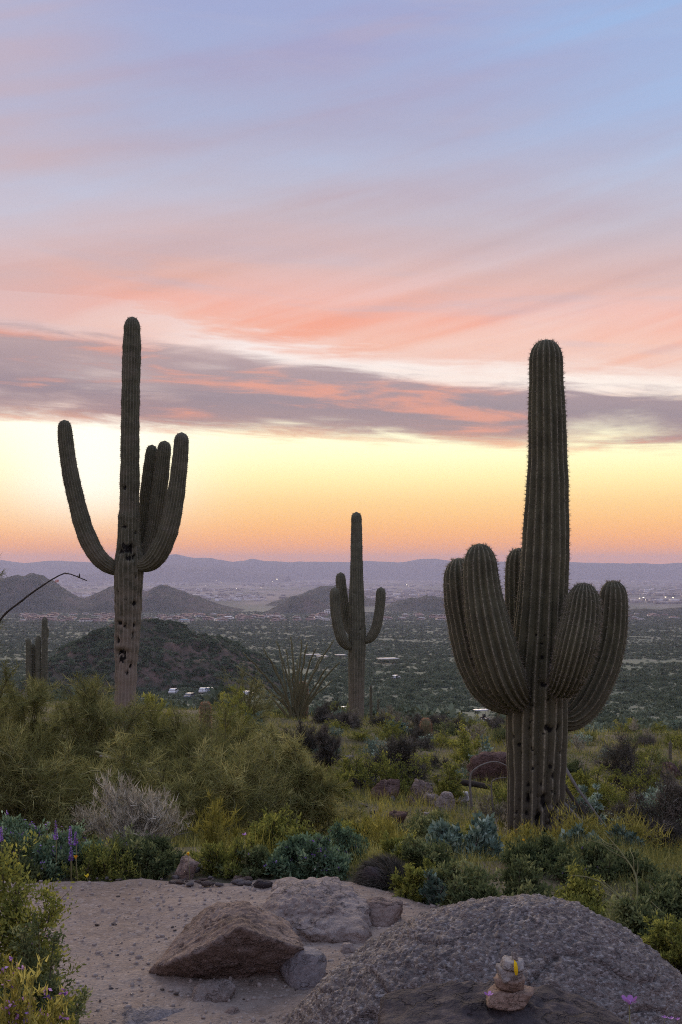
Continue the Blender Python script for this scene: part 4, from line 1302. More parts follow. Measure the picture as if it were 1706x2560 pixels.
PL = [
    # tall olive palo verde brush, left half
    ('palo', 'feathery palo verde rising at the left edge beside the small saguaro clump', -75, 10.0, 250, 1478, 1, 24000, 30, 20, None, {}),
    ('palo', 'olive palo verde in front of the small saguaro clump', 70, 11.5, 300, 1700, 2, 24000, 30, 20, None, {}),
    ('palo', 'broad olive palo verde left of the tall saguaro foot', 230, 11.0, 340, 1716, 3, 26000, 30, 20, None, {}),
    ('palo', 'rounded olive palo verde right in front of the tall saguaro foot', 400, 12.0, 330, 1780, 4, 24000, 30, 20, None, {}),
    ('palo', 'low spreading palo verde below the tall saguaro', 520, 10.2, 380, 1815, 5, 26000, 30, 20, None, {}),
    ('palo', 'dense rounded palo verde right of the brush thicket, above the path', 742, 9.4, 300, 1862, 6, 24000, 30, 20, None, {}),
    ('palo', 'shaded palo verde low at the left edge behind the lupines', 60, 8.6, 380, 1830, 7, 20000, 30, 20, None, {}),
    ('palo', 'shaded palo verde behind the dry grey brittlebush', 300, 8.8, 400, 1850, 8, 22000, 30, 20, None, {}),
    ('palo', 'shaded palo verde hollow between brittlebush and rounded palo verde', 560, 8.6, 330, 1900, 9, 16000, 30, 20, None, {}),
    ('creo', 'bright yellow green bush just right of the tall saguaro foot', 375, 17.0, 120, 1722, 10, 5000, 14, 10, None, dict(ll=.04, lw=.012, up=.9, tint_up=.25)),
    ('palo', 'sparse rusty olive bush left of the ocotillo', 610, 21.0, 190, 1672, 11, 6000, 30, 20, None, {}),
    ('creo', 'olive bush below the sparse rusty bush', 575, 17.0, 150, 1760, 12, 6000, 14, 10, None, dict(ll=.04, lw=.012)),
    # row along the far side of the path
    ('lupine', 'lush green lupine clump with purple blossoms at the far left of the path', 55, 6.17, 210, 2066, 21, 9000, 18, 12, [('purple', 90, .017, True), ('white_fl', 40, .010, False)], {}),
    ('lupine', 'green lupine clump with orange poppies left of the dry brittlebush', 165, 6.02, 190, 2098, 22, 8000, 18, 12, [('purple', 60, .015, True)], {}),
    ('grey', 'dry pale grey brittlebush with feathery dead stalks behind the path', 345, 6.55, 290, 1990, 23, 8000, 52, 10, [('white_fl', 40, .006, False)], {}),
    ('green', 'green herb patch at the foot of the dry brittlebush', 300, 6.07, 220, 2112, 24, 8500, 18, 12, [('purple', 18, .01, False)], {}),
    ('green', 'dark green herb patch beside the brown mossy rock', 392, 6.17, 150, 2120, 25, 5500, 16, 12, None, {}),
    ('mustard', 'thin straw coloured stalks between brittlebush and flowering shrub', 545, 6.57, 150, 2030, 26, 1500, 20, 6, None, dict(lw=.0035)),
    ('creo', 'yellow green bush behind the purple flowering shrub', 690, 6.77, 220, 2062, 27, 8500, 18, 12, None, {}),
    ('lupine', 'grey green shrub sprinkled with mauve blossoms at the middle of the path edge', 740, 6.02, 230, 2120, 28, 9000, 18, 12, [('purple', 110, .014, False)], {}),
    ('green', 'low green shrub tangled above the path middle', 640, 5.97, 140, 2132, 29, 5000, 16, 10, [('purple', 16, .009, False)], {}),
    ('lupine', 'mauve flowering herb left of the dark mound', 860, 6.47, 150, 2106, 30, 5500, 16, 10, [('purple', 90, .013, False)], {}),
    ('creo', 'yellow green grassy shrub behind the mauve flowering herb', 905, 7.8, 170, 2068, 31, 6000, 16, 10, None, dict(ll=.03, lw=.007, up=.8)),
    ('green', 'grassy green herb bank at the left end of the path edge', 110, 5.98, 230, 2126, 88, 8000, 18, 12, [('purple', 20, .009, False)], {}),
    ('creo', 'olive herb bank under the dry brittlebush at the path edge', 260, 5.95, 210, 2140, 89, 7500, 18, 12, None, dict(ll=.02, lw=.007)),
    ('green', 'small green tuft just left of the brown mossy rock', 372, 5.93, 110, 2150, 90, 3500, 14, 10, None, {}),
    ('creo', 'olive herb bank behind the loose stones at the path edge', 560, 6.0, 170, 2120, 91, 6000, 18, 12, None, dict(ll=.024, lw=.006, up=.8)),
    ('lupine', 'bluish herb bank with pale blossoms right of the path middle', 800, 5.98, 150, 2140, 92, 5500, 16, 12, [('purple', 80, .013, False), ('white_fl', 30, .009, False)], {}),
    # right of centre
    ('green', 'dark rounded green bush left of the stout saguaro foot', 1080, 7.9, 200, 2050, 41, 10000, 20, 14, None, {}),
    ('creo', 'light green bush tucked against the stout saguaro foot', 1205, 8.2, 130, 2062, 42, 6000, 16, 12, None, {}),
    ('silver', 'silvery leaved brittlebush above the crest of the granite boulder', 1150, 6.6, 200, 2128, 43, 3600, 16, 10, None, {}),
    ('green', 'fine leaved green shrub left of the granite boulder crest', 1052, 6.1, 170, 2176, 44, 7500, 18, 12, None, {}),
    ('green', 'dense green shrub directly behind the granite boulder crest', 1330, 6.2, 240, 2160, 45, 10000, 20, 12, None, {}),
    ('green', 'green shrub with mauve specks behind the boulder right shoulder', 1520, 5.9, 270, 2166, 46, 11000, 20, 12, [('purple', 30, .009, False)], {}),
    ('green', 'shadowed green shrub at the lower right edge below the arching branch', 1680, 5.2, 250, 2270, 47, 9000, 18, 12, None, {}),
    ('silver', 'blue green leaved herb in the yellow stalks right of the stout saguaro', 1450, 7.0, 130, 2112, 48, 1800, 14, 8, None, {}),
    ('silver', 'blue green leaved herb at the right edge of the yellow stalks', 1560, 7.2, 110, 2112, 49, 1500, 12, 8, None, {}),
    ('mustard', 'clump of tall yellow stalks in front of the stout saguaro foot', 1320, 7.3, 170, 2062, 50, 700, 46, 6, [('orange', 10, .009, False)], dict(lw=.006, ll=.06)),
    ('mustard', 'tall yellow stalks right of the stout saguaro foot', 1440, 7.4, 200, 2030, 51, 900, 56, 6, [('orange', 8, .009, False)], dict(lw=.006, ll=.06)),
    ('mustard', 'tall yellow stalks toward the right edge', 1580, 7.3, 200, 2040, 52, 800, 50, 6, None, dict(lw=.006, ll=.06)),
    ('dark', 'dark grey green bush at the right edge above the yellow stalks', 1650, 8.8, 220, 1966, 53, 9000, 20, 14, None, {}),
    ('silver', 'speckled silver green bush on top of the dark right edge bush', 1640, 9.2, 180, 1950, 54, 2600, 16, 10, None, dict(ll=.03, lw=.014)),
    ('dark', 'wide greyish purple bush on the slope right of the stout saguaro', 1570, 13.5, 190, 1848, 55, 9000, 22, 14, None, {}),
    ('creo', 'yellow green bush below the greyish purple bush', 1480, 11.5, 150, 1902, 56, 6000, 16, 12, None, dict(ll=.03)),
    ('creo', 'olive bush at the right edge beside the dark reddish rock', 1600, 11.3, 150, 1896, 57, 6000, 16, 12, None, {}),
    ('dark', 'large dark grey bush above the rubble heap', 995, 13.5, 190, 1822, 58, 10000, 24, 14, None, {}),
    ('dark', 'dark mounded bush at the foot of the middle saguaro', 862, 23.0, 130, 1786, 59, 6000, 20, 12, None, dict(ll=.1, lw=.01)),
    ('dark', 'dark bush left of the rubble heap under the ocotillo', 745, 17.5, 110, 1806, 60, 5000, 18, 12, None, dict(ll=.08, lw=.008)),
    ('dark', 'small blackish bush left of the large dark grey bush', 815, 15.0, 90, 1828, 61, 4000, 16, 10, None, dict(ll=.08, lw=.008)),
    ('creo', 'bright yellow green bush between rubble heap and stout saguaro', 1120, 12.3, 100, 1906, 62, 5500, 16, 12, None, dict(tint_up=.12)),
    ('creo', 'yellow green mound on the crest left of the stout saguaro', 1190, 17.0, 130, 1816, 63, 5000, 16, 12, None, dict(ll=.035, lw=.014)),
    ('silver', 'blue green herb on the crest left of the stout saguaro', 1205, 15.5, 80, 1842, 64, 1200, 12, 8, None, {}),
    ('silver', 'blue green clump on the crest right of the middle saguaro', 990, 22.0, 70, 1796, 65, 1200, 12, 8, None, dict(ll=.07, lw=.035)),
    ('silver', 'blue green clump on the crest left of the dark mounded bush', 640, 19.5, 70, 1788, 66, 1200, 12, 8, None, dict(ll=.06, lw=.03)),
    ('creo', 'olive green bush on the slope below the crest at centre', 850, 12.0, 110, 1880, 67, 5500, 16, 12, None, {}),
    ('green', 'green bush right of the stout saguaro trunk on the slope', 1440, 14.0, 110, 1880, 68, 5000, 16, 12, None, dict(ll=.035)),
    ('silver', 'blue green herb right of the stout saguaro trunk', 1480, 10.4, 80, 1960, 69, 1300, 12, 8, None, {}),
    ('green', 'green shrub hugging the left shoulder of the granite boulder', 1130, 5.35, 190, 2206, 81, 9000, 18, 12, None, {}),
    ('green', 'fine green shrub touching the back of the granite boulder', 1290, 5.2, 230, 2196, 82, 10000, 20, 12, None, {}),
    ('creo', 'yellow tinged shrub behind the right shoulder of the granite boulder', 1440, 5.1, 220, 2200, 83, 9000, 20, 12, None, dict(ll=.02, lw=.008)),
    ('green', 'sprawling green shrub right of the granite boulder shoulder', 1580, 4.8, 220, 2250, 84, 10000, 20, 12, [('purple', 12, .008, False)], {}),
    ('creo', 'yellow green shrub at the right edge below the thin branch', 1700, 4.5, 200, 2330, 85, 9000, 18, 12, None, dict(ll=.018, lw=.007)),
    ('creo', 'pale yellow shrub between the dark mound and the silvery brittlebush', 1010, 6.2, 150, 2140, 86, 6000, 16, 10, None, dict(ll=.022, lw=.008)),
    ('mustard', 'loose yellow grass stalks left of the dark rounded bush', 960, 7.4, 180, 2040, 87, 1600, 30, 6, None, dict(lw=.0035)),
    ('creo', 'small yellowish shrub filling the nook between dark mound and boulder', 1035, 5.5, 130, 2186, 93, 5000, 16, 10, None, dict(ll=.02, lw=.007)),
    ('silver', 'pale silvery herb at the left foot of the boulder crest', 1090, 5.35, 90, 2222, 94, 700, 12, 8, None, dict(ll=.03, lw=.013)),
    # near left corner
    ('creo', 'leafy green bush nearest at the left edge beside the path', 30, 3.75, 340, 2196, 71, 24000, 34, 18, None, dict(ll=.017, lw=.0085, stem_r=.0035, jit=.06)),
    ('green', 'lower part bush of small green leaves spilling onto the path at left', 105, 3.5, 230, 2360, 72, 13000, 28, 14, [('magenta', 40, .008, False)], dict(ll=.014, lw=.006, stem_r=.003)),
    ('mustard', 'yellow green herb with purple blossoms in the bottom left corner', 55, 2.9, 330, 2372, 73, 8500, 60, 9, [('magenta', 150, .016, False), ('purple', 90, .013, False)], dict(ll=.022, lw=.006)),
]
for (kd, lab, px, Yd, wp, top, sd, nl, ns, nb, fl, ov) in PL:
    plant(kd, lab, px, Yd, wp, top, sd, nl, ns, nb, fl, None, **ov)

# anonymous low bushes of the slope: templates and copies
def template(kind, seed, rx, h, nleaf, **ov):
    K = KIND[kind]
    kw = dict(K['kw'])
    kw.update(ov)
    br, V, F, tn, tips, rr = shrub_geo(seed, rx, h, 14, 9, nleaf, **kw)
    return K, br.mesh('branches', M[K['bark']]), mk('foliage', V, F, M[K['leaf']], False, {'tint': tn})


TPL = [template('creo', 301, .45, .42, 2600, ll=.035, lw=.014), template('creo', 302, .5, .38, 2600, ll=.035, lw=.014), template('green', 303, .45, .4, 2600, ll=.035, lw=.013),
       template('dark', 304, .45, .42, 3200, ll=.07, lw=.009), template('dark', 305, .5, .38, 3200, ll=.07, lw=.009), template('silver', 306, .35, .3, 900), template('grey', 307, .35, .42, 1800, ll=.06, lw=.006)]
TL = {'creosote_bush': ('low yellow green creosote bush among others on the saguaro slope', 'low creosote bushes on the slope'),
      'leafy_shrub': ('low green leafy bush among others on the saguaro slope', 'low leafy bushes on the slope'),
      'bursage_bush': ('low dark twiggy bush among others on the saguaro slope', 'low dark bushes on the slope'),
      'brittlebush': ('low silver blue brittlebush among others on the saguaro slope', 'low brittlebushes on the slope'),
      'dry_brittlebush': ('low dry grey brittlebush among others on the saguaro slope', 'low dry bushes on the slope')}
rs = np.random.default_rng(99)
cnt = 0
tries = 0
while cnt < 110 and tries < 4000:
    tries += 1
    Yd = rs.uniform(8.4, 29)
    px = rs.uniform(700, 1740)
    py_b = HZ + (CAMZ - hz((px - 853) * Yd / FPX, Yd)) * FPX / Yd
    if rs.random() > 0.35 + Yd / 30:
        continue
    if 1255 < px < 1430 and Yd < 9.6:
        continue
    if 850 < px < 1200 and 9.0 < Yd < 12.8:
        continue
    if px < 900 and Yd < 12:
        continue
    K, bm_, fm_ = TPL[rs.integers(len(TPL))]
    g = G(px, Yd)
    s = rs.uniform(.45, .95)
    root = empty(K['name'], g, rs.uniform(0, 6.28), (s, s, s * rs.uniform(.75, 1.1)))
    where = ('beyond the rubble heap' if px < 1000 else 'left of the stout saguaro' if px < 1290 else 'right of the stout saguaro' if px < 1560 else 'toward the right edge') + (', near' if Yd < 13 else ', farther down' if Yd < 20 else ', at the crest')
    tag(root, TL[K['name']][0].replace('among others on the saguaro slope', 'on the slope ' + where), 'shrub', TL[K['name']][1])
    link('branches', bm_, root)
    link('foliage', fm_, root)
    cnt += 1

# ------------------------------------------------------------------ grass and herb cover of the slope (uncountable)
def cover(name, mat, n, seed, ymin, ymax, xl, xr, hmin, hmax, wd, clump, needle=True, thr=-0.15):
    rr = np.random.default_rng(seed)
    y = ymin * (ymax / ymin) ** rr.random(n * 2)
    px = rr.uniform(xl, xr, n * 2)
    x = (px - 853) * y / FPX
    P = np.stack([x, y, 0 * x], 1)
    d = pnoise(P * clump) + 0.5 * pnoise(P * clump * 3 + 4)
    keep = d > thr + rr.normal(size=len(x)) * 0.15
    x, y, d = x[keep][:n], y[keep][:n], d[keep][:n]
    ok = (y > 5.84 - 1.1 * np.clip(x - 0.05, 0, 3) + rr.normal(size=len(y)) * .06) & ((y > 4.75) | (x > 1.1))
    x, y, d = x[ok], y[ok], d[ok]
    B = np.stack([x, y, height(x, y) - 0.01], 1)
    m_ = len(B)
    hgt = rr.uniform(hmin, hmax, m_) * np.clip(0.7 + d, 0.5, 1.4)
    D = unit(rr.normal(size=(m_, 3)) * 0.42 + [0, 0, 1])
    wv = wd * (y / 8) ** 0.6 * rr.uniform(.7, 1.3, m_)
    tint = np.clip(0.45 + 0.5 * pnoise(np.stack([x, y, 0 * x], 1) * 0.8 + 3) + rr.normal(size=m_) * .18, 0, 1)
    if needle:
        V, F, tn = needles(B, D, hgt, wv, rr, tint)
    else:
        B[:, 2] += rr.random(m_) ** 1.5 * hgt
        V, F, tn = leaf_quads(B, unit(rr.normal(size=(m_, 3)) + [0, 0, .5]), wv * 2.4, wv, rr, tint)
    o = link(name, mk(name, V, F, mat, False, {'tint': tn}))
    tag(o, kind='stuff')


cover('grass', M['grass'], 130000, 1, 5.2, 34, -150, 1860, .05, .17, .0042, 0.8)
cover('herb_cover', M['green_leaf'], 90000, 2, 5.2, 30, -150, 1860, .03, .14, .0085, 0.7, False)
cover('dry_grass', M['yellow_leaf'], 26000, 3, 6.4, 30, 560, 1860, .07, .24, .0034, 0.6, True, 0.05)

# ================================================================== scrub of the plain and the hills: one mass each, instanced
def clump_mesh(seed, n, r, h, ls):
    rr = np.random.default_rng(seed)
    d = unit(rr.normal(size=(n, 3)))
    d[:, 2] = np.abs(d[:, 2])
    lob = 1 + 0.35 * pnoise(d * 1.8 + seed * 3.1)
    P = d * np.array([r, r, h]) * (rr.uniform(.45, 1.0, n) ** .5 * lob)[:, None]
    V, F, tn = leaf_quads(P, unit(rr.normal(size=(n, 3)) + [0, 0, .4]), ls, ls * .62, rr, np.clip(rr.random(n) * .5 + .25 * rr.random(), 0, 1))
    me = mk('scrub_clump', V, F, M['far_leaf'], False, {'tint': tn})
    return bpy.data.objects.new('scrub_clump', me)


scrub_col = bpy.data.collections.new('scrub_clumps')
for k, (n, r, h, ls) in enumerate([(150, .9, .75, .30), (150, 1.0, .6, .30), (170, .8, 1.0, .28), (150, 1.1, .8, .34), (130, .7, .6, .24)]):
    scrub_col.objects.link(clump_mesh(400 + k, n, r, h, ls))


def scatter(name, P, S, seed):
    me = mk_points(name + '_points', P, S)
    o = link(name, me)
    tag(o, kind='stuff')
    ng = bpy.data.node_groups.new(name, 'GeometryNodeTree')
    ng.interface.new_socket('Geometry', in_out='INPUT', socket_type='NodeSocketGeometry')
    ng.interface.new_socket('Geometry', in_out='OUTPUT', socket_type='NodeSocketGeometry')
    N = ng.nodes
    gi, go = N.new('NodeGroupInput'), N.new('NodeGroupOutput')
    ci = N.new('GeometryNodeCollectionInfo')
    ci.inputs['Collection'].default_value = scrub_col
    ci.inputs['Separate Children'].default_value = True
    ci.inputs['Reset Children'].default_value = True
    ip = N.new('GeometryNodeInstanceOnPoints')
    ip.inputs['Pick Instance'].default_value = True
    na_ = N.new('GeometryNodeInputNamedAttribute')
    na_.data_type = 'FLOAT'
    na_.inputs[0].default_value = 'size'
    rv = N.new('FunctionNodeRandomValue')
    rv.data_type = 'FLOAT_VECTOR'
    rv.inputs[0].default_value = (0, 0, 0)
    rv.inputs[1].default_value = (0, 0, 6.283)
    L = ng.links
    L.new(gi.outputs[0], ip.inputs['Points'])
    L.new(ci.outputs[0], ip.inputs['Instance'])
    L.new(rv.outputs[0], ip.inputs['Rotation'])
    L.new(na_.outputs[0], ip.inputs['Scale'])
    L.new(ip.outputs[0], go.inputs[0])
    md = o.modifiers.new('scatter', 'NODES')
    md.node_group = ng
    return o


def mk_points(name, P, S):
    me = bpy.data.meshes.new(name)
    me.vertices.add(len(P))
    me.vertices.foreach_set('co', np.asarray(P, np.float32).ravel())
    at = me.attributes.new('size', 'FLOAT', 'POINT')
    at.data.foreach_set('value', np.asarray(S, np.float32))
    me.update()
    return me


rs = np.random.default_rng(12)
def ring_points(n, r0, r1, smin, smax):
    y = np.sqrt(rs.uniform(r0 ** 2, r1 ** 2, n))
    x = rs.uniform(-.37, .37, n) * y
    P0 = np.stack([x, y, 0 * x], 1)
    k = pnoise(P0 * 0.02) + 0.5 * pnoise(P0 * 0.10 + 5) + 0.7 * pnoise(P0 * [0.012, 0.004, 0] + 2) > -0.28 + rs.normal(size=n) * .25
    k = k & ~((np.abs(x / y * FPX - 350) < 42) & (y > 55) & (y < 200))          # clearing before the cart
    x, y = x[k], y[k]
    return np.stack([x, y, height(x, y) - 0.05], 1), rs.uniform(smin, smax, len(x)) * rs.uniform(.45, 1.3, len(x))


PS = [ring_points(1500, 30, 90, .35, .9), ring_points(15000, 80, 420, .6, 1.5), ring_points(36000, 420, 1200, .9, 2.0), ring_points(52000, 1200, 2900, 1.5, 3.2)]
scatter('desert_scrub', np.concatenate([q[0] for q in PS]), np.concatenate([q[1] for q in PS]), 1)
Xh, Yh, Zh = NH
ny_, nx_ = Xh.shape
ii, jj = rs.uniform(0, ny_ - 1.001, 15000), rs.uniform(0, nx_ - 1.001, 15000)
i0, j0 = ii.astype(int), jj.astype(int)
fi, fj = ii - i0, jj - j0
def bil(A_):
    return (A_[i0, j0] * (1 - fi) * (1 - fj) + A_[i0 + 1, j0] * fi * (1 - fj) + A_[i0, j0 + 1] * (1 - fi) * fj + A_[i0 + 1, j0 + 1] * fi * fj)
hp = np.stack([bil(Xh), bil(Yh), bil(Zh) - .05], 1)
kk = pnoise(hp * .07) + .7 * pnoise(hp * .25) > -.12 + rs.normal(size=len(hp)) * .3
scatter('hill_scrub', hp[kk], rs.uniform(.35, 1.25, kk.sum()), 2)

# ================================================================== houses of the settlement at the foot of the hills
MH = {'sand': mat_plain('stucco_sand', (0.46, 0.37, 0.30, 1), var=.08, scale=.6), 'pink': mat_plain('stucco_pink', (0.44, 0.31, 0.26, 1), var=.08, scale=.6),
      'white': mat_plain('stucco_white', (0.72, 0.69, 0.64, 1), var=.05, scale=.6), 'tile': mat_plain('roof_tile', (0.27, 0.16, 0.125, 1), var=.15, scale=1.5),
      'brown': mat_plain('roof_brown', (0.20, 0.15, 0.13, 1), var=.15, scale=1.5), 'grey': mat_plain('roof_grey', (0.42, 0.41, 0.40, 1), var=.1, scale=1.5),
      'blue': mat_plain('roof_blue', (0.28, 0.46, 0.55, 1), var=.06, scale=1.0), 'whiteroof': mat_plain('roof_white', (0.78, 0.76, 0.73, 1), var=.05, scale=1.0),
      'glass': mat_plain('window_glass', (0.03, 0.035, 0.05, 1), 0.15, 0.5, var=.02)}


def house_meshes(w_, d_, h_, roof_h, wing, wall, roof):
    wb = MB()
    wb.box((0, 0, h_ / 2 - .5), (w_, d_, h_ + 1))
    if wing:
        wb.box((w_ * .38, -d_ * .45, h_ * .42 - .5), (w_ * .4, d_ * .6, h_ * .84 + 1))
    rb = MB()
    def hip(cx, cy, w2, d2, z0, rh):
        e = .6
        x0, x1, y0, y1 = cx - w2 / 2 - e, cx + w2 / 2 + e, cy - d2 / 2 - e, cy + d2 / 2 + e
        r_ = min(w2, d2) * .42
        V = [(x0, y0, z0), (x1, y0, z0), (x1, y1, z0), (x0, y1, z0), (x0 + r_, (y0 + y1) / 2, z0 + rh), (x1 - r_, (y0 + y1) / 2, z0 + rh)]
        rb.add(V, [(0, 1, 5, 4), (2, 3, 4, 5), (3, 2, 1, 0)])
        rb.add(V, [(1, 2, 5), (3, 0, 4)])
    hip(0, 0, w_, d_, h_ + .02, roof_h)
    if wing:
        hip(w_ * .38, -d_ * .45, w_ * .4, d_ * .6, h_ * .84 + .02, roof_h * .7)
    wins = []
    for q in (-.32, -.05):
        nb = MB()
        nb.box((q * w_, -d_ / 2 - .04, h_ * .5), (w_ * .12, .12, h_ * .42))
        wins.append(nb.mesh('window', MH['glass']))
    return (wb.mesh('wall', MH[wall]), rb.mesh('roof', MH[roof]), *wins)


HT = [house_meshes(17, 11, 4.2, 2.4, True, 'sand', 'tile'), house_meshes(14, 10, 5.6, 2.2, False, 'pink', 'brown'), house_meshes(20, 12, 4.0, 2.6, True, 'white', 'tile'),
      house_meshes(13, 9, 3.8, 1.8, False, 'sand', 'grey'), house_meshes(18, 12, 5.0, 2.4, True, 'pink', 'tile'), house_meshes(16, 10, 4.2, 1.9, False, 'white', 'grey')]


def house(meshes, px, Y, rot, label, group=None, s=1.0):
    g = G(px, Y)
    root = empty('house', g, rot, s)
    tag(root, label, 'house', group)
    for nm, me in zip(('wall', 'roof', 'window', 'window'), meshes):
        link(nm, me, root)


HS = []
for (x0, x1, n) in [(45, 280, 40), (350, 560, 30), (560, 840, 34), (960, 1130, 12), (1560, 1740, 12)]:
    for k in range(n):
        HS.append((rs.uniform(x0, x1), rs.uniform(2080, 2620), x0))
for (px, Y, x0) in HS:
    lab, grp = {45: ('pale house left of the tall saguaro, below the domed hill', 'houses left of the tall saguaro'),
                350: ('pale house right of the tall saguaro, below the pointed hill', 'houses right of the tall saguaro'),
                560: ('pale house on the flats left of the middle saguaro', 'houses left of the middle saguaro'),
                960: ('small house between the middle and stout saguaros', 'houses between two saguaros'),
                1560: ('small house below the dark ridge at the right edge', 'houses at the right edge')}[x0]
    kh = rs.integers(6)
    lab = ['sand house with red roof', 'tall pink house with brown roof', 'white house with red roof', 'sand house with grey roof', 'pink house with red roof', 'white house with grey roof'][kh] + lab[lab.index('house') + 5:]
    house(HT[kh], px, Y, rs.uniform(-.6, .6), lab, grp, rs.uniform(.7, 1.15))
house(house_meshes(19, 12, 3.8, 2.0, False, 'white', 'blue'), 461, 2060, .1, 'house with a light blue roof right of the tall saguaro')
house(house_meshes(21, 12, 3.6, 2.2, False, 'white', 'whiteroof'), 571, 2250, -.1, 'large white roofed house alone below the slope end of the pointed hill')
house(house_meshes(20, 14, 9, 2.0, False, 'white', 'whiteroof'), 822, 2700, .1, 'white block house on the hillside left of the middle saguaro')

# town far out on the flats: a single mass of blocks
cb = MB()
rr = np.random.default_rng(31)
for k in range(5200):
    y = 3900 * (12500 / 3900) ** rr.random()
    x = rr.uniform(-.34, .34) * y
    P0 = np.array([[x * .0016, y * .0007, 2.0]])
    if pnoise(P0)[0] + rr.normal() * .18 < 0.05:
        continue
    s = rr.uniform(10, 34)
    cb.box((x, y, hz(x, y) + 2), (s, s * rr.uniform(.5, 1.2), rr.uniform(6, 12)), rr.uniform(0, .3), tint=rr.random() ** 2.2)
for k in range(110):                     # bright depots
    y = rr.uniform(4300, 5200)
    x = (rr.uniform(540, 665) - 853) * y / FPX
    cb.box((x, y, hz(x, y) + 1), (rr.uniform(7, 18), rr.uniform(7, 14), rr.uniform(5, 9)), rr.uniform(0, .3), tint=rr.uniform(.55, 1))
m, T = new_mat('town_walls')
at = T.n('ShaderNodeAttribute', attribute_name='tint')
out(T, principled(T, T.ramp(at.outputs['Fac'], [(0, (0.16, 0.13, 0.125, 1)), (.6, (0.36, 0.30, 0.28, 1)), (1, (0.78, 0.75, 0.72, 1))]), .8, .2))
town = cb.part('distant_town', m)
tag(town, kind='stuff')

# lit floodlight masts in the valley
m, T = new_mat('lamp_glow')
e = T.n('ShaderNodeEmission', {'Color': (1.0, 0.86, 0.62, 1), 'Strength': 5.0})
out(T, e.outputs[0])
M['glow'] = m
M['mast'] = mat_plain('mast_steel', (0.3, 0.3, 0.31, 1), .5, .4)
pole = MB(); pole.tube([(0, 0, -1), (0, 0, 22)], [.5, .3], 6)
pole_me = pole.mesh('pole', M['mast'])
lamp = MB()
for q in (-1, 0, 1):
    lamp.box((q * 1.7, -.4, 22.6), (1.4, .6, 1.3))
lamp_me = lamp.mesh('lamp', M['glow'])
LT = [(365, 1450, 1.3), (372, 1450, 1), (380, 1449.5, 1), (387, 1450, 1), (394, 1449.5, 1), (401, 1450, 1.2), (408, 1450, 1), (416, 1450, 1.2), (541, 1456, .9), (553, 1430, .9), (693, 1441, 1.7), (682, 1456, .7), (592, 1476, .9), (653, 1474, .9),
      (1017, 1470, 1.3), (1022, 1469, .9), (1599, 1505, 1.5), (1609, 1505, 1.7), (1614, 1505, 1), (1664, 1506, 1.9), (1683, 1506, 1.7)]
GRP = [(300, 'floodlight in the row of lights just right of the tall saguaro', 'floodlight row right of the tall saguaro'), (500, 'tiny lone light on the flats between the tall and the middle saguaro', 'scattered lights between two saguaros'),
       (1000, 'lit floodlight just right of the middle saguaro', 'lights right of the middle saguaro'), (1500, 'bright floodlight near the right edge above the dark ridge', 'floodlights at the right edge')]
for (px, py, s) in LT:
    g = on_ground(px, py + 4)
    if g[1] >= 2990:
        ys_ = np.geomspace(3000, 13000, 3000)
        xs_ = (px - 853) * ys_ / FPX
        bl = np.nonzero(CAMZ - (py + 4 - HZ) * ys_ / FPX <= height(xs_, ys_))[0]
        g = G(px, ys_[bl[0]] if len(bl) else 9000)
    lab = [q for q in GRP if px > q[0]][-1]
    root = empty('floodlight_mast', g, 0, s * g[1] / 7000)
    tag(root, lab[1], 'light', lab[2])
    link('pole', pole_me, root)
    link('lamp', lamp_me, root)

# ================================================================== vehicles and shelters on the plain
MV = {'paint': mat_plain('white_paint', (0.66, 0.66, 0.66, 1), .35, .5, var=.02), 'silver': mat_plain('silver_paint', (0.22, 0.23, 0.25, 1), .3, .5, .3, var=.02), 'glass': MH['glass'], 'tyre': mat_plain('tyre_rubber', (0.02, 0.02, 0.02, 1), .9, .1),
      'dark': mat_plain('dark_seat', (0.03, 0.03, 0.035, 1), .8, .2), 'lamp': mat_plain('headlamp', (0.85, 0.85, 0.82, 1), .2, .6), 'roofing': mat_plain('shelter_roof', (0.62, 0.58, 0.53, 1), .7, .2, var=.06), 'post': mat_plain('shelter_post', (0.2, 0.16, 0.13, 1), .8, .2)}


def extrude(prof, y0, y1, mb, inset=0.0):
    n = len(prof)
    V = [(x, y0, z) for x, z in prof] + [(x, y1, z) for x, z in prof]
    c = np.mean(prof, axis=0)
    V += [(c[0], y0, c[1]), (c[0], y1, c[1])]
    mb.add(V, [(i, (i + 1) % n, n + (i + 1) % n, n + i) for i in range(n)])
    mb.add(V, [(2 * n, (i + 1) % n, i) for i in range(n)] + [(2 * n + 1, n + i, n + (i + 1) % n) for i in range(n)])


def wheel_mesh(r, w_):
    b = MB()
    b.tube([(0, -w_ / 2, 0), (0, w_ / 2, 0)], [r, r], 14)
    return b.mesh('wheel', MV['tyre'], False)


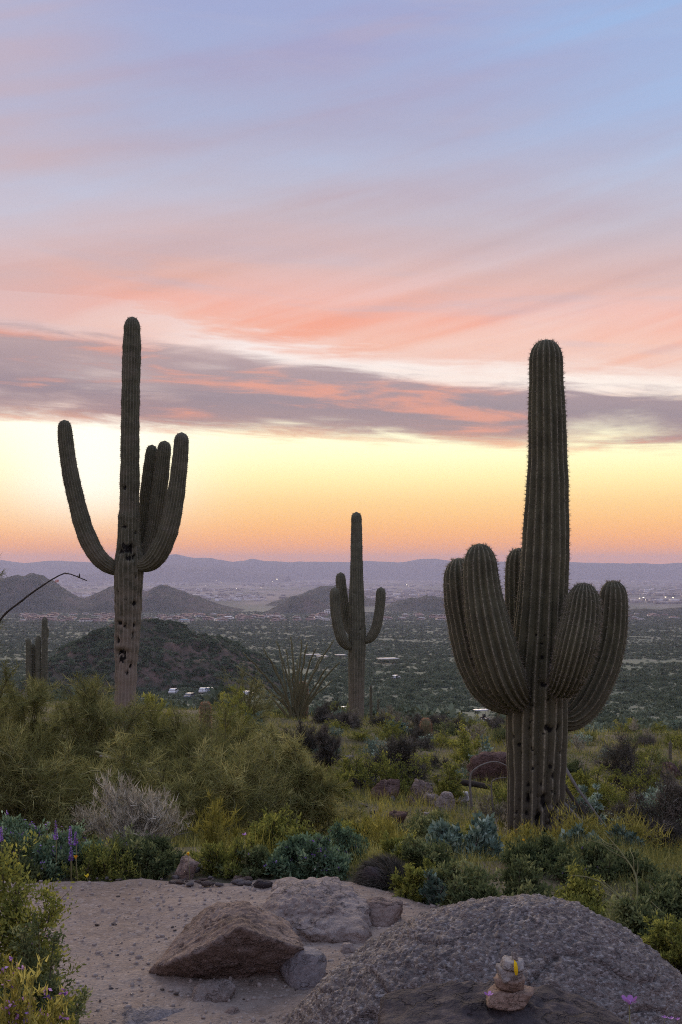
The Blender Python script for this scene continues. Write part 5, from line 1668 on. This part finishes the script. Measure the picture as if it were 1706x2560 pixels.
wh = wheel_mesh(.33, .22)
def car(px, py, rot, label, paint):
    g = on_ground(px, py)
    root = empty('parked_car', g, rot)
    tag(root, label, 'car', None)
    b = MB(); extrude([(-2.2, .28), (2.2, .28), (2.25, .7), (1.5, .92), (-2.0, .98), (-2.25, .8)], -.88, .88, b); b.part('body', MV[paint], root)
    b = MB(); extrude([(-1.95, .97), (1.1, .93), (.45, 1.48), (-1.35, 1.5)], -.78, .78, b); b.part('cabin', MV[paint], root)
    b = MB(); extrude([(-1.7, 1.02), (.85, 1.0), (.38, 1.41), (-1.25, 1.43)], -.79, .79, b); b.part('side_window', MV['glass'], root)
    b = MB(); b.add([(1.06, -.7, .99), (1.06, .7, .99), (.52, .62, 1.44), (.52, -.62, 1.44)], [(0, 1, 2, 3)]); b.part('windscreen', MV['glass'], root)
    for x in (-1.35, 1.4):
        for y in (-.82, .82):
            link('wheel', wh, root, (x, y, .33))
    for y in (-.62, .62):
        b = MB(); b.box((2.22, y, .68), (.12, .34, .16)); b.part('headlight', MV['lamp'], root)
    return root


car(435, 1735, 1.45, 'white car parked right of the tall saguaro foot, leftmost of the small cars', 'paint')
car(478, 1747, 1.2, 'silver car low in the brush between two white cars', 'silver')
car(509, 1733, 1.5, 'white car parked second right of the tall saguaro', 'paint')
car(525, 1732, 1.6, 'silver car side by side with a white car right of the tall saguaro', 'silver')
car(620, 1742, 1.3, 'white car parked left of the ocotillo', 'paint')
car(863, 1786, 1.25, 'white car hidden behind the foot of the middle saguaro', 'paint')
car(990, 1698, 1.1, 'pale car far out in the scrub right of the middle saguaro', 'paint')

# utility cart with a canopy
g = G(1203, 172.0)
ct = empty('utility_cart', g, math.pi + .25)
tag(ct, 'white open utility cart with a flat white canopy left of the stout saguaro', 'cart')
b = MB(); extrude([(-1.3, .35), (1.4, .35), (1.45, .75), (.75, .95), (.55, .55), (-.2, .5), (-.25, .75), (-1.3, .75)], -.62, .62, b); b.part('body', MV['paint'], ct)
b = MB(); b.box((0.0, 0, 1.98), (2.1, 1.36, .10)); b.box((0, 0, 1.91), (1.9, 1.2, .05)); b.part('canopy', MV['paint'], ct)
for x, y in ((-.95, -.58), (-.95, .58), (.72, -.58), (.85, .58)):
    b = MB(); b.tube([(x, y, .7), (x * .93, y, 1.95)], [.03, .03], 6); b.part('post', MV['dark'], ct)
b = MB(); b.box((-.2, 0, .82), (.5, 1.1, .12)); b.box((-.48, 0, 1.1), (.12, 1.1, .5)); b.part('seat', MV['dark'], ct)
b = MB(); b.tube([(.62, -.3, .9), (.4, -.3, 1.12)], [.02, .02], 5); b.tube([(.36 + .0, -.3 + .17 * math.cos(q), 1.12 + .17 * math.sin(q)) for q in np.linspace(0, 6.28, 12)], .015, 4); b.part('steering_wheel', MV['dark'], ct)
whc = wheel_mesh(.26, .2)
for x in (-.85, .95):
    for y in (-.56, .56):
        link('wheel', whc, ct, (x, y, .26))
for y in (-.45, .45):
    b = MB(); b.box((1.43, y, .66), (.06, .18, .12)); b.part('headlight', MV['lamp'], ct)


def shelter(px, py, w_, d_, h_, label):
    g = on_ground(px, py)
    root = empty('shade_shelter', g, .3)
    tag(root, label, 'shelter')
    b = MB(); b.box((0, 0, h_), (w_, d_, .25)); b.box((0, 0, h_ - .2), (w_ * .94, d_ * .94, .14)); b.part('roof', MV['roofing'], root)
    for sx in (-1, 0, 1):
        for sy in (-1, 1):
            b = MB(); b.tube([(sx * w_ * .44, sy * d_ * .42, -.5), (sx * w_ * .44, sy * d_ * .42, h_ - .1)], [.12, .12], 6); b.part('post', MV['post'], root)


shelter(970, 1660, 10.5, 8, 3.0, 'flat pale roofed shelter in the scrub right of the middle saguaro')
shelter(782, 1648, 9, 6, 2.8, 'pale shelter roof in the scrub left of the middle saguaro')
shelter(806, 1652, 6, 5, 2.6, 'smaller pale shelter roof beside the one left of the middle saguaro')
shelter(852, 1648, 6, 5, 2.6, 'small pale shelter roof nearest the middle saguaro')

# ================================================================== ocotillo, barrel cacti, dead wood, branches
def ocotillo(label, Y, base_px, tips, seed, r0=.016):
    g = G(base_px, Y)
    root = empty('ocotillo', g)
    tag(root, label, 'plant')
    rr = np.random.default_rng(seed)
    for (px, py, dy) in tips:
        e = W(px, py, Y + dy) - g
        t = np.linspace(0, 1, 12)[:, None]
        ctl = np.array([e[0] * .32, e[1] * .32, e[2] * .55])
        P = 2 * t * (1 - t) * ctl + t * t * e + np.array([rr.normal() * .05, rr.normal() * .05, -.08]) * (1 - t)
        P[1:-1] += rr.normal(size=(10, 3)) * .012
        b = MB(); b.tube(P, np.linspace(r0, r0 * .45, 12), 6)
        st = b.part('stem', M['ocotillo'], root, True)
        q = rr.uniform(.06, 1, 130)
        Pq = np.stack([np.interp(q, t[:, 0], P[:, k]) for k in range(3)], 1)
        V, F, tn = leaf_quads(Pq, unit(rr.normal(size=(130, 3)) + [0, 0, .3]), .032, .013, rr, rr.random(130))
        lf = link('leaves', mk('leaves', V, F, M['pv_leaf'], False, {'tint': tn}), st)
        lf['kind'] = 'stuff'


ocotillo('ocotillo with thin whip stems fanning out left of the middle saguaro', 25.0, 742,
         [(608, 1632, -.3), (640, 1668, .2), (684, 1660, -.2), (700, 1640, .3), (727, 1592, 0), (753, 1598, .2), (835, 1600, .2), (850, 1655, -.2), (832, 1700, .3), (730, 1665, -.4), (745, 1650, .5), (805, 1640, .3), (612, 1700, .5), (768, 1610, -.3), (660, 1622, -.5), (690, 1602, .4), (790, 1622, -.5), (820, 1668, -.6), (715, 1622, .6), (590, 1664, .1)], 4, .031)
# arching stem at the left edge
root_p = W(-40, 1600, 8.6)
g = G(-60, 8.6)
oc = empty('ocotillo', g)
tag(oc, 'bare arching ocotillo branch reaching in from the left edge against the hills', 'plant')
rr = np.random.default_rng(8)
pts, _ = smooth_path(np.array([W(-60, 1900, 8.6), W(-50, 1700, 8.6), W(-5, 1560, 8.6), W(55, 1502, 8.55), W(110, 1462, 8.5), W(150, 1438, 8.5), W(172, 1434, 8.5), W(218, 1452, 8.45)]) - g, 40)
b = MB(); b.tube(np.vstack([[0, 0, -.1], pts]), np.concatenate([[.016], np.linspace(.015, .0035, 40)]), 6)
st = b.part('stem', M['bark_dark'], oc, True)
q = rr.uniform(8, 39, 150)
Pq = np.stack([np.interp(q, np.arange(40), pts[:, k]) for k in range(3)], 1)
V, F, tn = leaf_quads(Pq, unit(rr.normal(size=(150, 3)) + [0, 0, .4]), .014, .006, rr, rr.random(150))
lf = link('leaves', mk('leaves', V, F, M['dark_leaf'], False, {'tint': tn}), st); lf['kind'] = 'stuff'
b = MB(); e0 = W(199, 1445, 8.46) - g; b.tube([e0, e0 + [.001, 0, .018], e0 + [-.001, 0, .035]], [.004, .005, .002], 5); b.part('bud', M['bark_dark'], oc)
P0 = W(143, 1452, 8.5) - g
V, F, tn = leaf_quads(P0 + rr.normal(size=(14, 3)) * .006, unit(rr.normal(size=(14, 3)) - [0, 0, .6]), .018, .006, rr, rr.random(14))
link('flower', mk('flower', V, F, M['red'], False, {'tint': tn}), oc)


def barrel(label, px, py_top, py_base, wpx, Y, seed):
    x = (px - 853) * Y / FPX
    g = G(px, Y)
    zt = CAMZ - (py_top - HZ) * Y / FPX
    r_ = wpx / 2 * Y / FPX
    hh = max(zt - g[2], r_ * 1.6)
    base = np.array([x, Y, g[2]])
    V, F, at, sp = limb(np.array([[0, 0, -.08, r_ * .85], [0, 0, hh * .3, r_], [0, 0, hh * .65, r_], [0, 0, hh, r_ * .92]]), 17, max(hh / 40, .01), 5, .16, seed, .02, .3, spine=(.03, 8, .04, .004, .05))
    root = empty('barrel_cactus', base)
    tag(root, label, 'cactus')
    t_ = link('body', mk('body', V, F, M['barrel'], True, at), root)
    s_ = link('spines', mk('spines', sp[0], sp[1], M['spine_red'], False, {'tint': sp[2]}), root)
    s_['kind'] = 'stuff'


barrel('tall barrel cactus standing inside the ocotillo stems', 757, 1704, 1775, 27, 25.4, 1)
barrel('small pinkish barrel cactus in brush right of the tall saguaro', 514, 1754, 1790, 27, 16.0, 2)
barrel('small tan barrel cactus on the crest beside orange flowers', 1065, 1796, 1830, 27, 20.5, 3)


def stick(name, label, rows, r0, mat, cat='branch', twigs=0, seed=0, taper=.3, loc=None):
    """rows of (px,py,Y)"""
    P = np.array([W(*r) for r in rows])
    g = P[0].copy()
    root = empty(name, g)
    tag(root, label, cat)
    Q, _ = smooth_path(P - g, 30)
    b = MB(); b.tube(Q, np.linspace(r0, r0 * taper, 30), 6)
    b.part('limb', mat, root, True)
    rr = np.random.default_rng(seed)
    for k in range(twigs):
        i_ = rr.integers(6, 29)
        d = unit(Q[i_] - Q[i_ - 1])
        e = unit(d + rr.normal(size=3) * .55) * rr.uniform(.1, .35) * (r0 / .012)
        b = MB(); b.tube([Q[i_], Q[i_] + e * .5 + rr.normal(size=3) * .01, Q[i_] + e], [r0 * .4, r0 * .3, r0 * .1], 4)
        b.part('twig', mat, root, True)
    return root


def gz_(px, Y, up=0.03):
    q = G(px, Y)
    return (px, HZ + (CAMZ - q[2] - up) * FPX / Y, Y)


stick('dead_branch', 'fallen grey cactus rib lying uppermost right of the stout saguaro', [gz_(1405, 9.6, .62), gz_(1450, 9.3, .42), gz_(1530, 8.9, .12)], .018, M['bark_grey'], twigs=0, seed=1)
stick('dead_branch', 'dark fallen cactus rib below the grey one right of the stout saguaro', [gz_(1400, 9.4, .50), gz_(1455, 9.1, .30), gz_(1540, 8.7, .10)], .020, M['bark_dark'], seed=2)
stick('dead_branch', 'lowest fallen rib right of the stout saguaro, ending in yellow stalks', [gz_(1402, 9.2, .38), gz_(1450, 9.0, .24), gz_(1510, 8.6, .10)], .014, M['bark_grey'], seed=3)
stick('dead_branch', 'dark fallen log on the slope above the reddish boulder', [gz_(1110, 13.6, .10), gz_(1170, 13.4, .13), gz_(1240, 13.2, .10)], .05, M['bark_dark'], seed=4, taper=.6)
stick('dead_branch', 'pale bent dead branch arching beside the reddish boulder', [gz_(1180, 12.0, .02), (1176, 1945, 12.0), (1195, 1918, 12.0), (1236, 1904, 12.0), (1270, 1915, 12.0)], .016, M['bark_grey'], seed=5)
stick('dead_branch', 'pale crooked dead stick left of the stout saguaro trunk', [gz_(1236, 10.2, .01), (1229, 1965, 10.2), (1240, 1948, 10.2), (1266, 1944, 10.2)], .012, M['bark_grey'], seed=6)
stick('bare_branch', 'thin green branch arching in from the right edge over the granite boulder', [(1790, 2350, 5.0), (1706, 2328, 5.0), (1640, 2308, 5.0), (1580, 2268, 5.05), (1535, 2228, 5.1), (1500, 2196, 5.1)], .013, M['bark_green'], twigs=9, seed=7, taper=.2)
stick('bare_branch', 'thin upright green twig crossing the yellow stalks at right', [gz_(1588, 5.1, -.02), (1592, 2200, 5.2), (1560, 2140, 5.3), (1510, 2080, 5.4)], .007, M['bark_green'], twigs=6, seed=8, taper=.25)
stick('dead_branch', 'pale slanting bare branch in the middle of the palo verde thicket', [(240, 1880, 9.9), (330, 1910, 9.7), (400, 1935, 9.6)], .012, M['bark_green'], twigs=5, seed=9)
stick('dead_branch', 'long pale branch lying through the palo verde brush below the tall saguaro', [(250, 1890, 9.5), (330, 1905, 9.4), (405, 1936, 9.3)], .010, M['bark_grey'], twigs=4, seed=10)

# dark mound of dry stems by the path
g = G(958, 5.75)
dm = empty('dry_mound', g)
tag(dm, 'dark mound of matted dry stems between the egg-shaped stone and green shrubs', 'plant')
V, F = rock_geo(91, 4, (.125, .12, .12), 8, 8, .06)
V = V / np.abs(V).max(0) * np.array([.115, .11, .108])
V[:, 2] = np.maximum(V[:, 2], -.05)
link('mound', mk('mound', V, F, M['rock_dark'], True), dm)
rr = np.random.default_rng(5)
d = unit(rr.normal(size=(2600, 3))); d[:, 2] = np.abs(d[:, 2])
V, F, tn = needles(d * [.122, .118, .118], unit(np.cross(d, [.2, 1, .1]) + rr.normal(size=(2600, 3)) * .3 + d * .3), .07, .0035, rr, rr.random(2600))
so = link('stems', mk('stems', V, F, M['dark_leaf'], False, {'tint': tn}), dm); so['kind'] = 'stuff'

# ================================================================== single flowers
def blossom(name, label, px, py, Y, size, mat, npet=5, stem=True, seed=0, ground_z=None, cat='flower', tilt=.5):
    c = W(px, py, Y)
    gzv = hz(c[0], Y) if ground_z is None else ground_z
    root = empty(name, (c[0], c[1], gzv))
    tag(root, label, cat)
    rr = np.random.default_rng(seed)
    hh = c[2] - gzv
    if stem:
        b = MB(); b.tube([(.01, 0, -.02), (.006, .004, hh * .5), (0, 0, hh)], [size * .06, size * .05, size * .04], 5); b.part('stem', M['bark_green'], root)
    b = MB(); b.tube([(0, 0, hh - size * .05), (0, 0, hh + size * .12)], [size * .08, size * .12], 6, tint=.9); b.part('centre', mat, root)
    for k in range(npet):
        a_ = k * 2 * math.pi / npet + rr.uniform(-.2, .2)
        dv = np.array([math.cos(a_), math.sin(a_), tilt + rr.uniform(-.2, .25)]); dv /= np.linalg.norm(dv)
        sd = np.array([-math.sin(a_), math.cos(a_), 0])
        o_ = np.array([0, 0, hh])
        n_ = np.cross(dv, sd)
        V = [o_ + dv * size * .08, o_ + dv * size * .32 + sd * size * .2, o_ + dv * size * .55 + sd * size * .13 + n_ * size * .05, o_ + dv * size * .6 + n_ * size * .08, o_ + dv * size * .55 - sd * size * .13 + n_ * size * .05, o_ + dv * size * .32 - sd * size * .2]
        b = MB(); tq = rr.random(); b.add(V, [(1, 2, 4, 5)], tint=tq); b.add(V, [(0, 1, 5), (2, 3, 4)], tint=tq)
        b.part('petal', mat, root)
    return root


blossom('wild_hyacinth', 'large magenta flower standing before the granite boulder at lower right', 1574, 2508, 2.75, .042, M['magenta'], 6, True, 1)
blossom('wild_hyacinth', 'violet flower lying at the left of the cairn bottom stone', 1222, 2489, 2.66, .022, M['magenta'], 5, False, 2, ground_z=CAMZ - (2489 - HZ) * 2.66 / FPX)
for k, (px, py) in enumerate([(1662, 2545), (1678, 2548), (1694, 2550)]):
    blossom('wild_hyacinth', ['leftmost', 'middle', 'rightmost'][k] + ' of three small violet flowers in the bottom right corner', px, py, 2.7, .014, M['magenta'], 5, True, 3 + k)
for k, (px, py, lab) in enumerate([(190, 2146, 'orange poppy in the lupine clump, upper of the two left of the path'), (218, 2193, 'orange poppy low at the path edge, lower of the two'), (471, 2138, 'orange poppy above the brown mossy rock'),
                                   (1308, 2104, 'orange flower before the stout saguaro foot')]):
    blossom('poppy', lab, px, py, 5.72 if px < 1000 else 7.0, .032, M['orange'], 4, True, 20 + k, tilt=1.0)
blossom('wild_hyacinth', 'lone magenta flower above the straw stalks in the shrub row', 612, 2088, 5.9, .028, M['magenta'], 5, True, 30)


def spike(px, py, Y, hgt, seed, label):
    c = W(px, py, Y)
    g0 = hz(c[0], Y)
    root = empty('lupine_spike', (c[0], c[1], g0))
    tag(root, label, 'flower')
    rr = np.random.default_rng(seed)
    hh = c[2] - g0
    b = MB(); b.tube([(0, 0, -.02), (.004, 0, hh * .6), (0, 0, hh)], [.003, .0025, .0015], 5); b.part('stem', M['bark_green'], root)
    n = 90
    t = rr.random(n)
    P = np.stack([0 * t, 0 * t, hh - t * hgt], 1)
    a_ = rr.uniform(0, 6.28, n)
    D = np.stack([np.cos(a_), np.sin(a_), .4 + 0 * a_], 1)
    V, F, tn = leaf_quads(P, unit(D), .006 + .010 * t, .008, rr, rr.random(n))
    link('blossoms', mk('blossoms', V, F, M['purple'], False, {'tint': tn}), root)


spike(140, 2052, 5.85, .10, 1, 'purple lupine spike, tallest of those behind the path at left')
spike(176, 2066, 5.82, .10, 2, 'purple lupine spike just right of the tallest one')
spike(190, 2080, 5.8, .07, 3, 'short purple lupine spike right of the two tall ones')
spike(3, 2066, 5.85, .08, 4, 'purple lupine spike at the very left edge')
spike(178, 2118, 5.75, .07, 5, 'low purple lupine spike below the two tall ones')
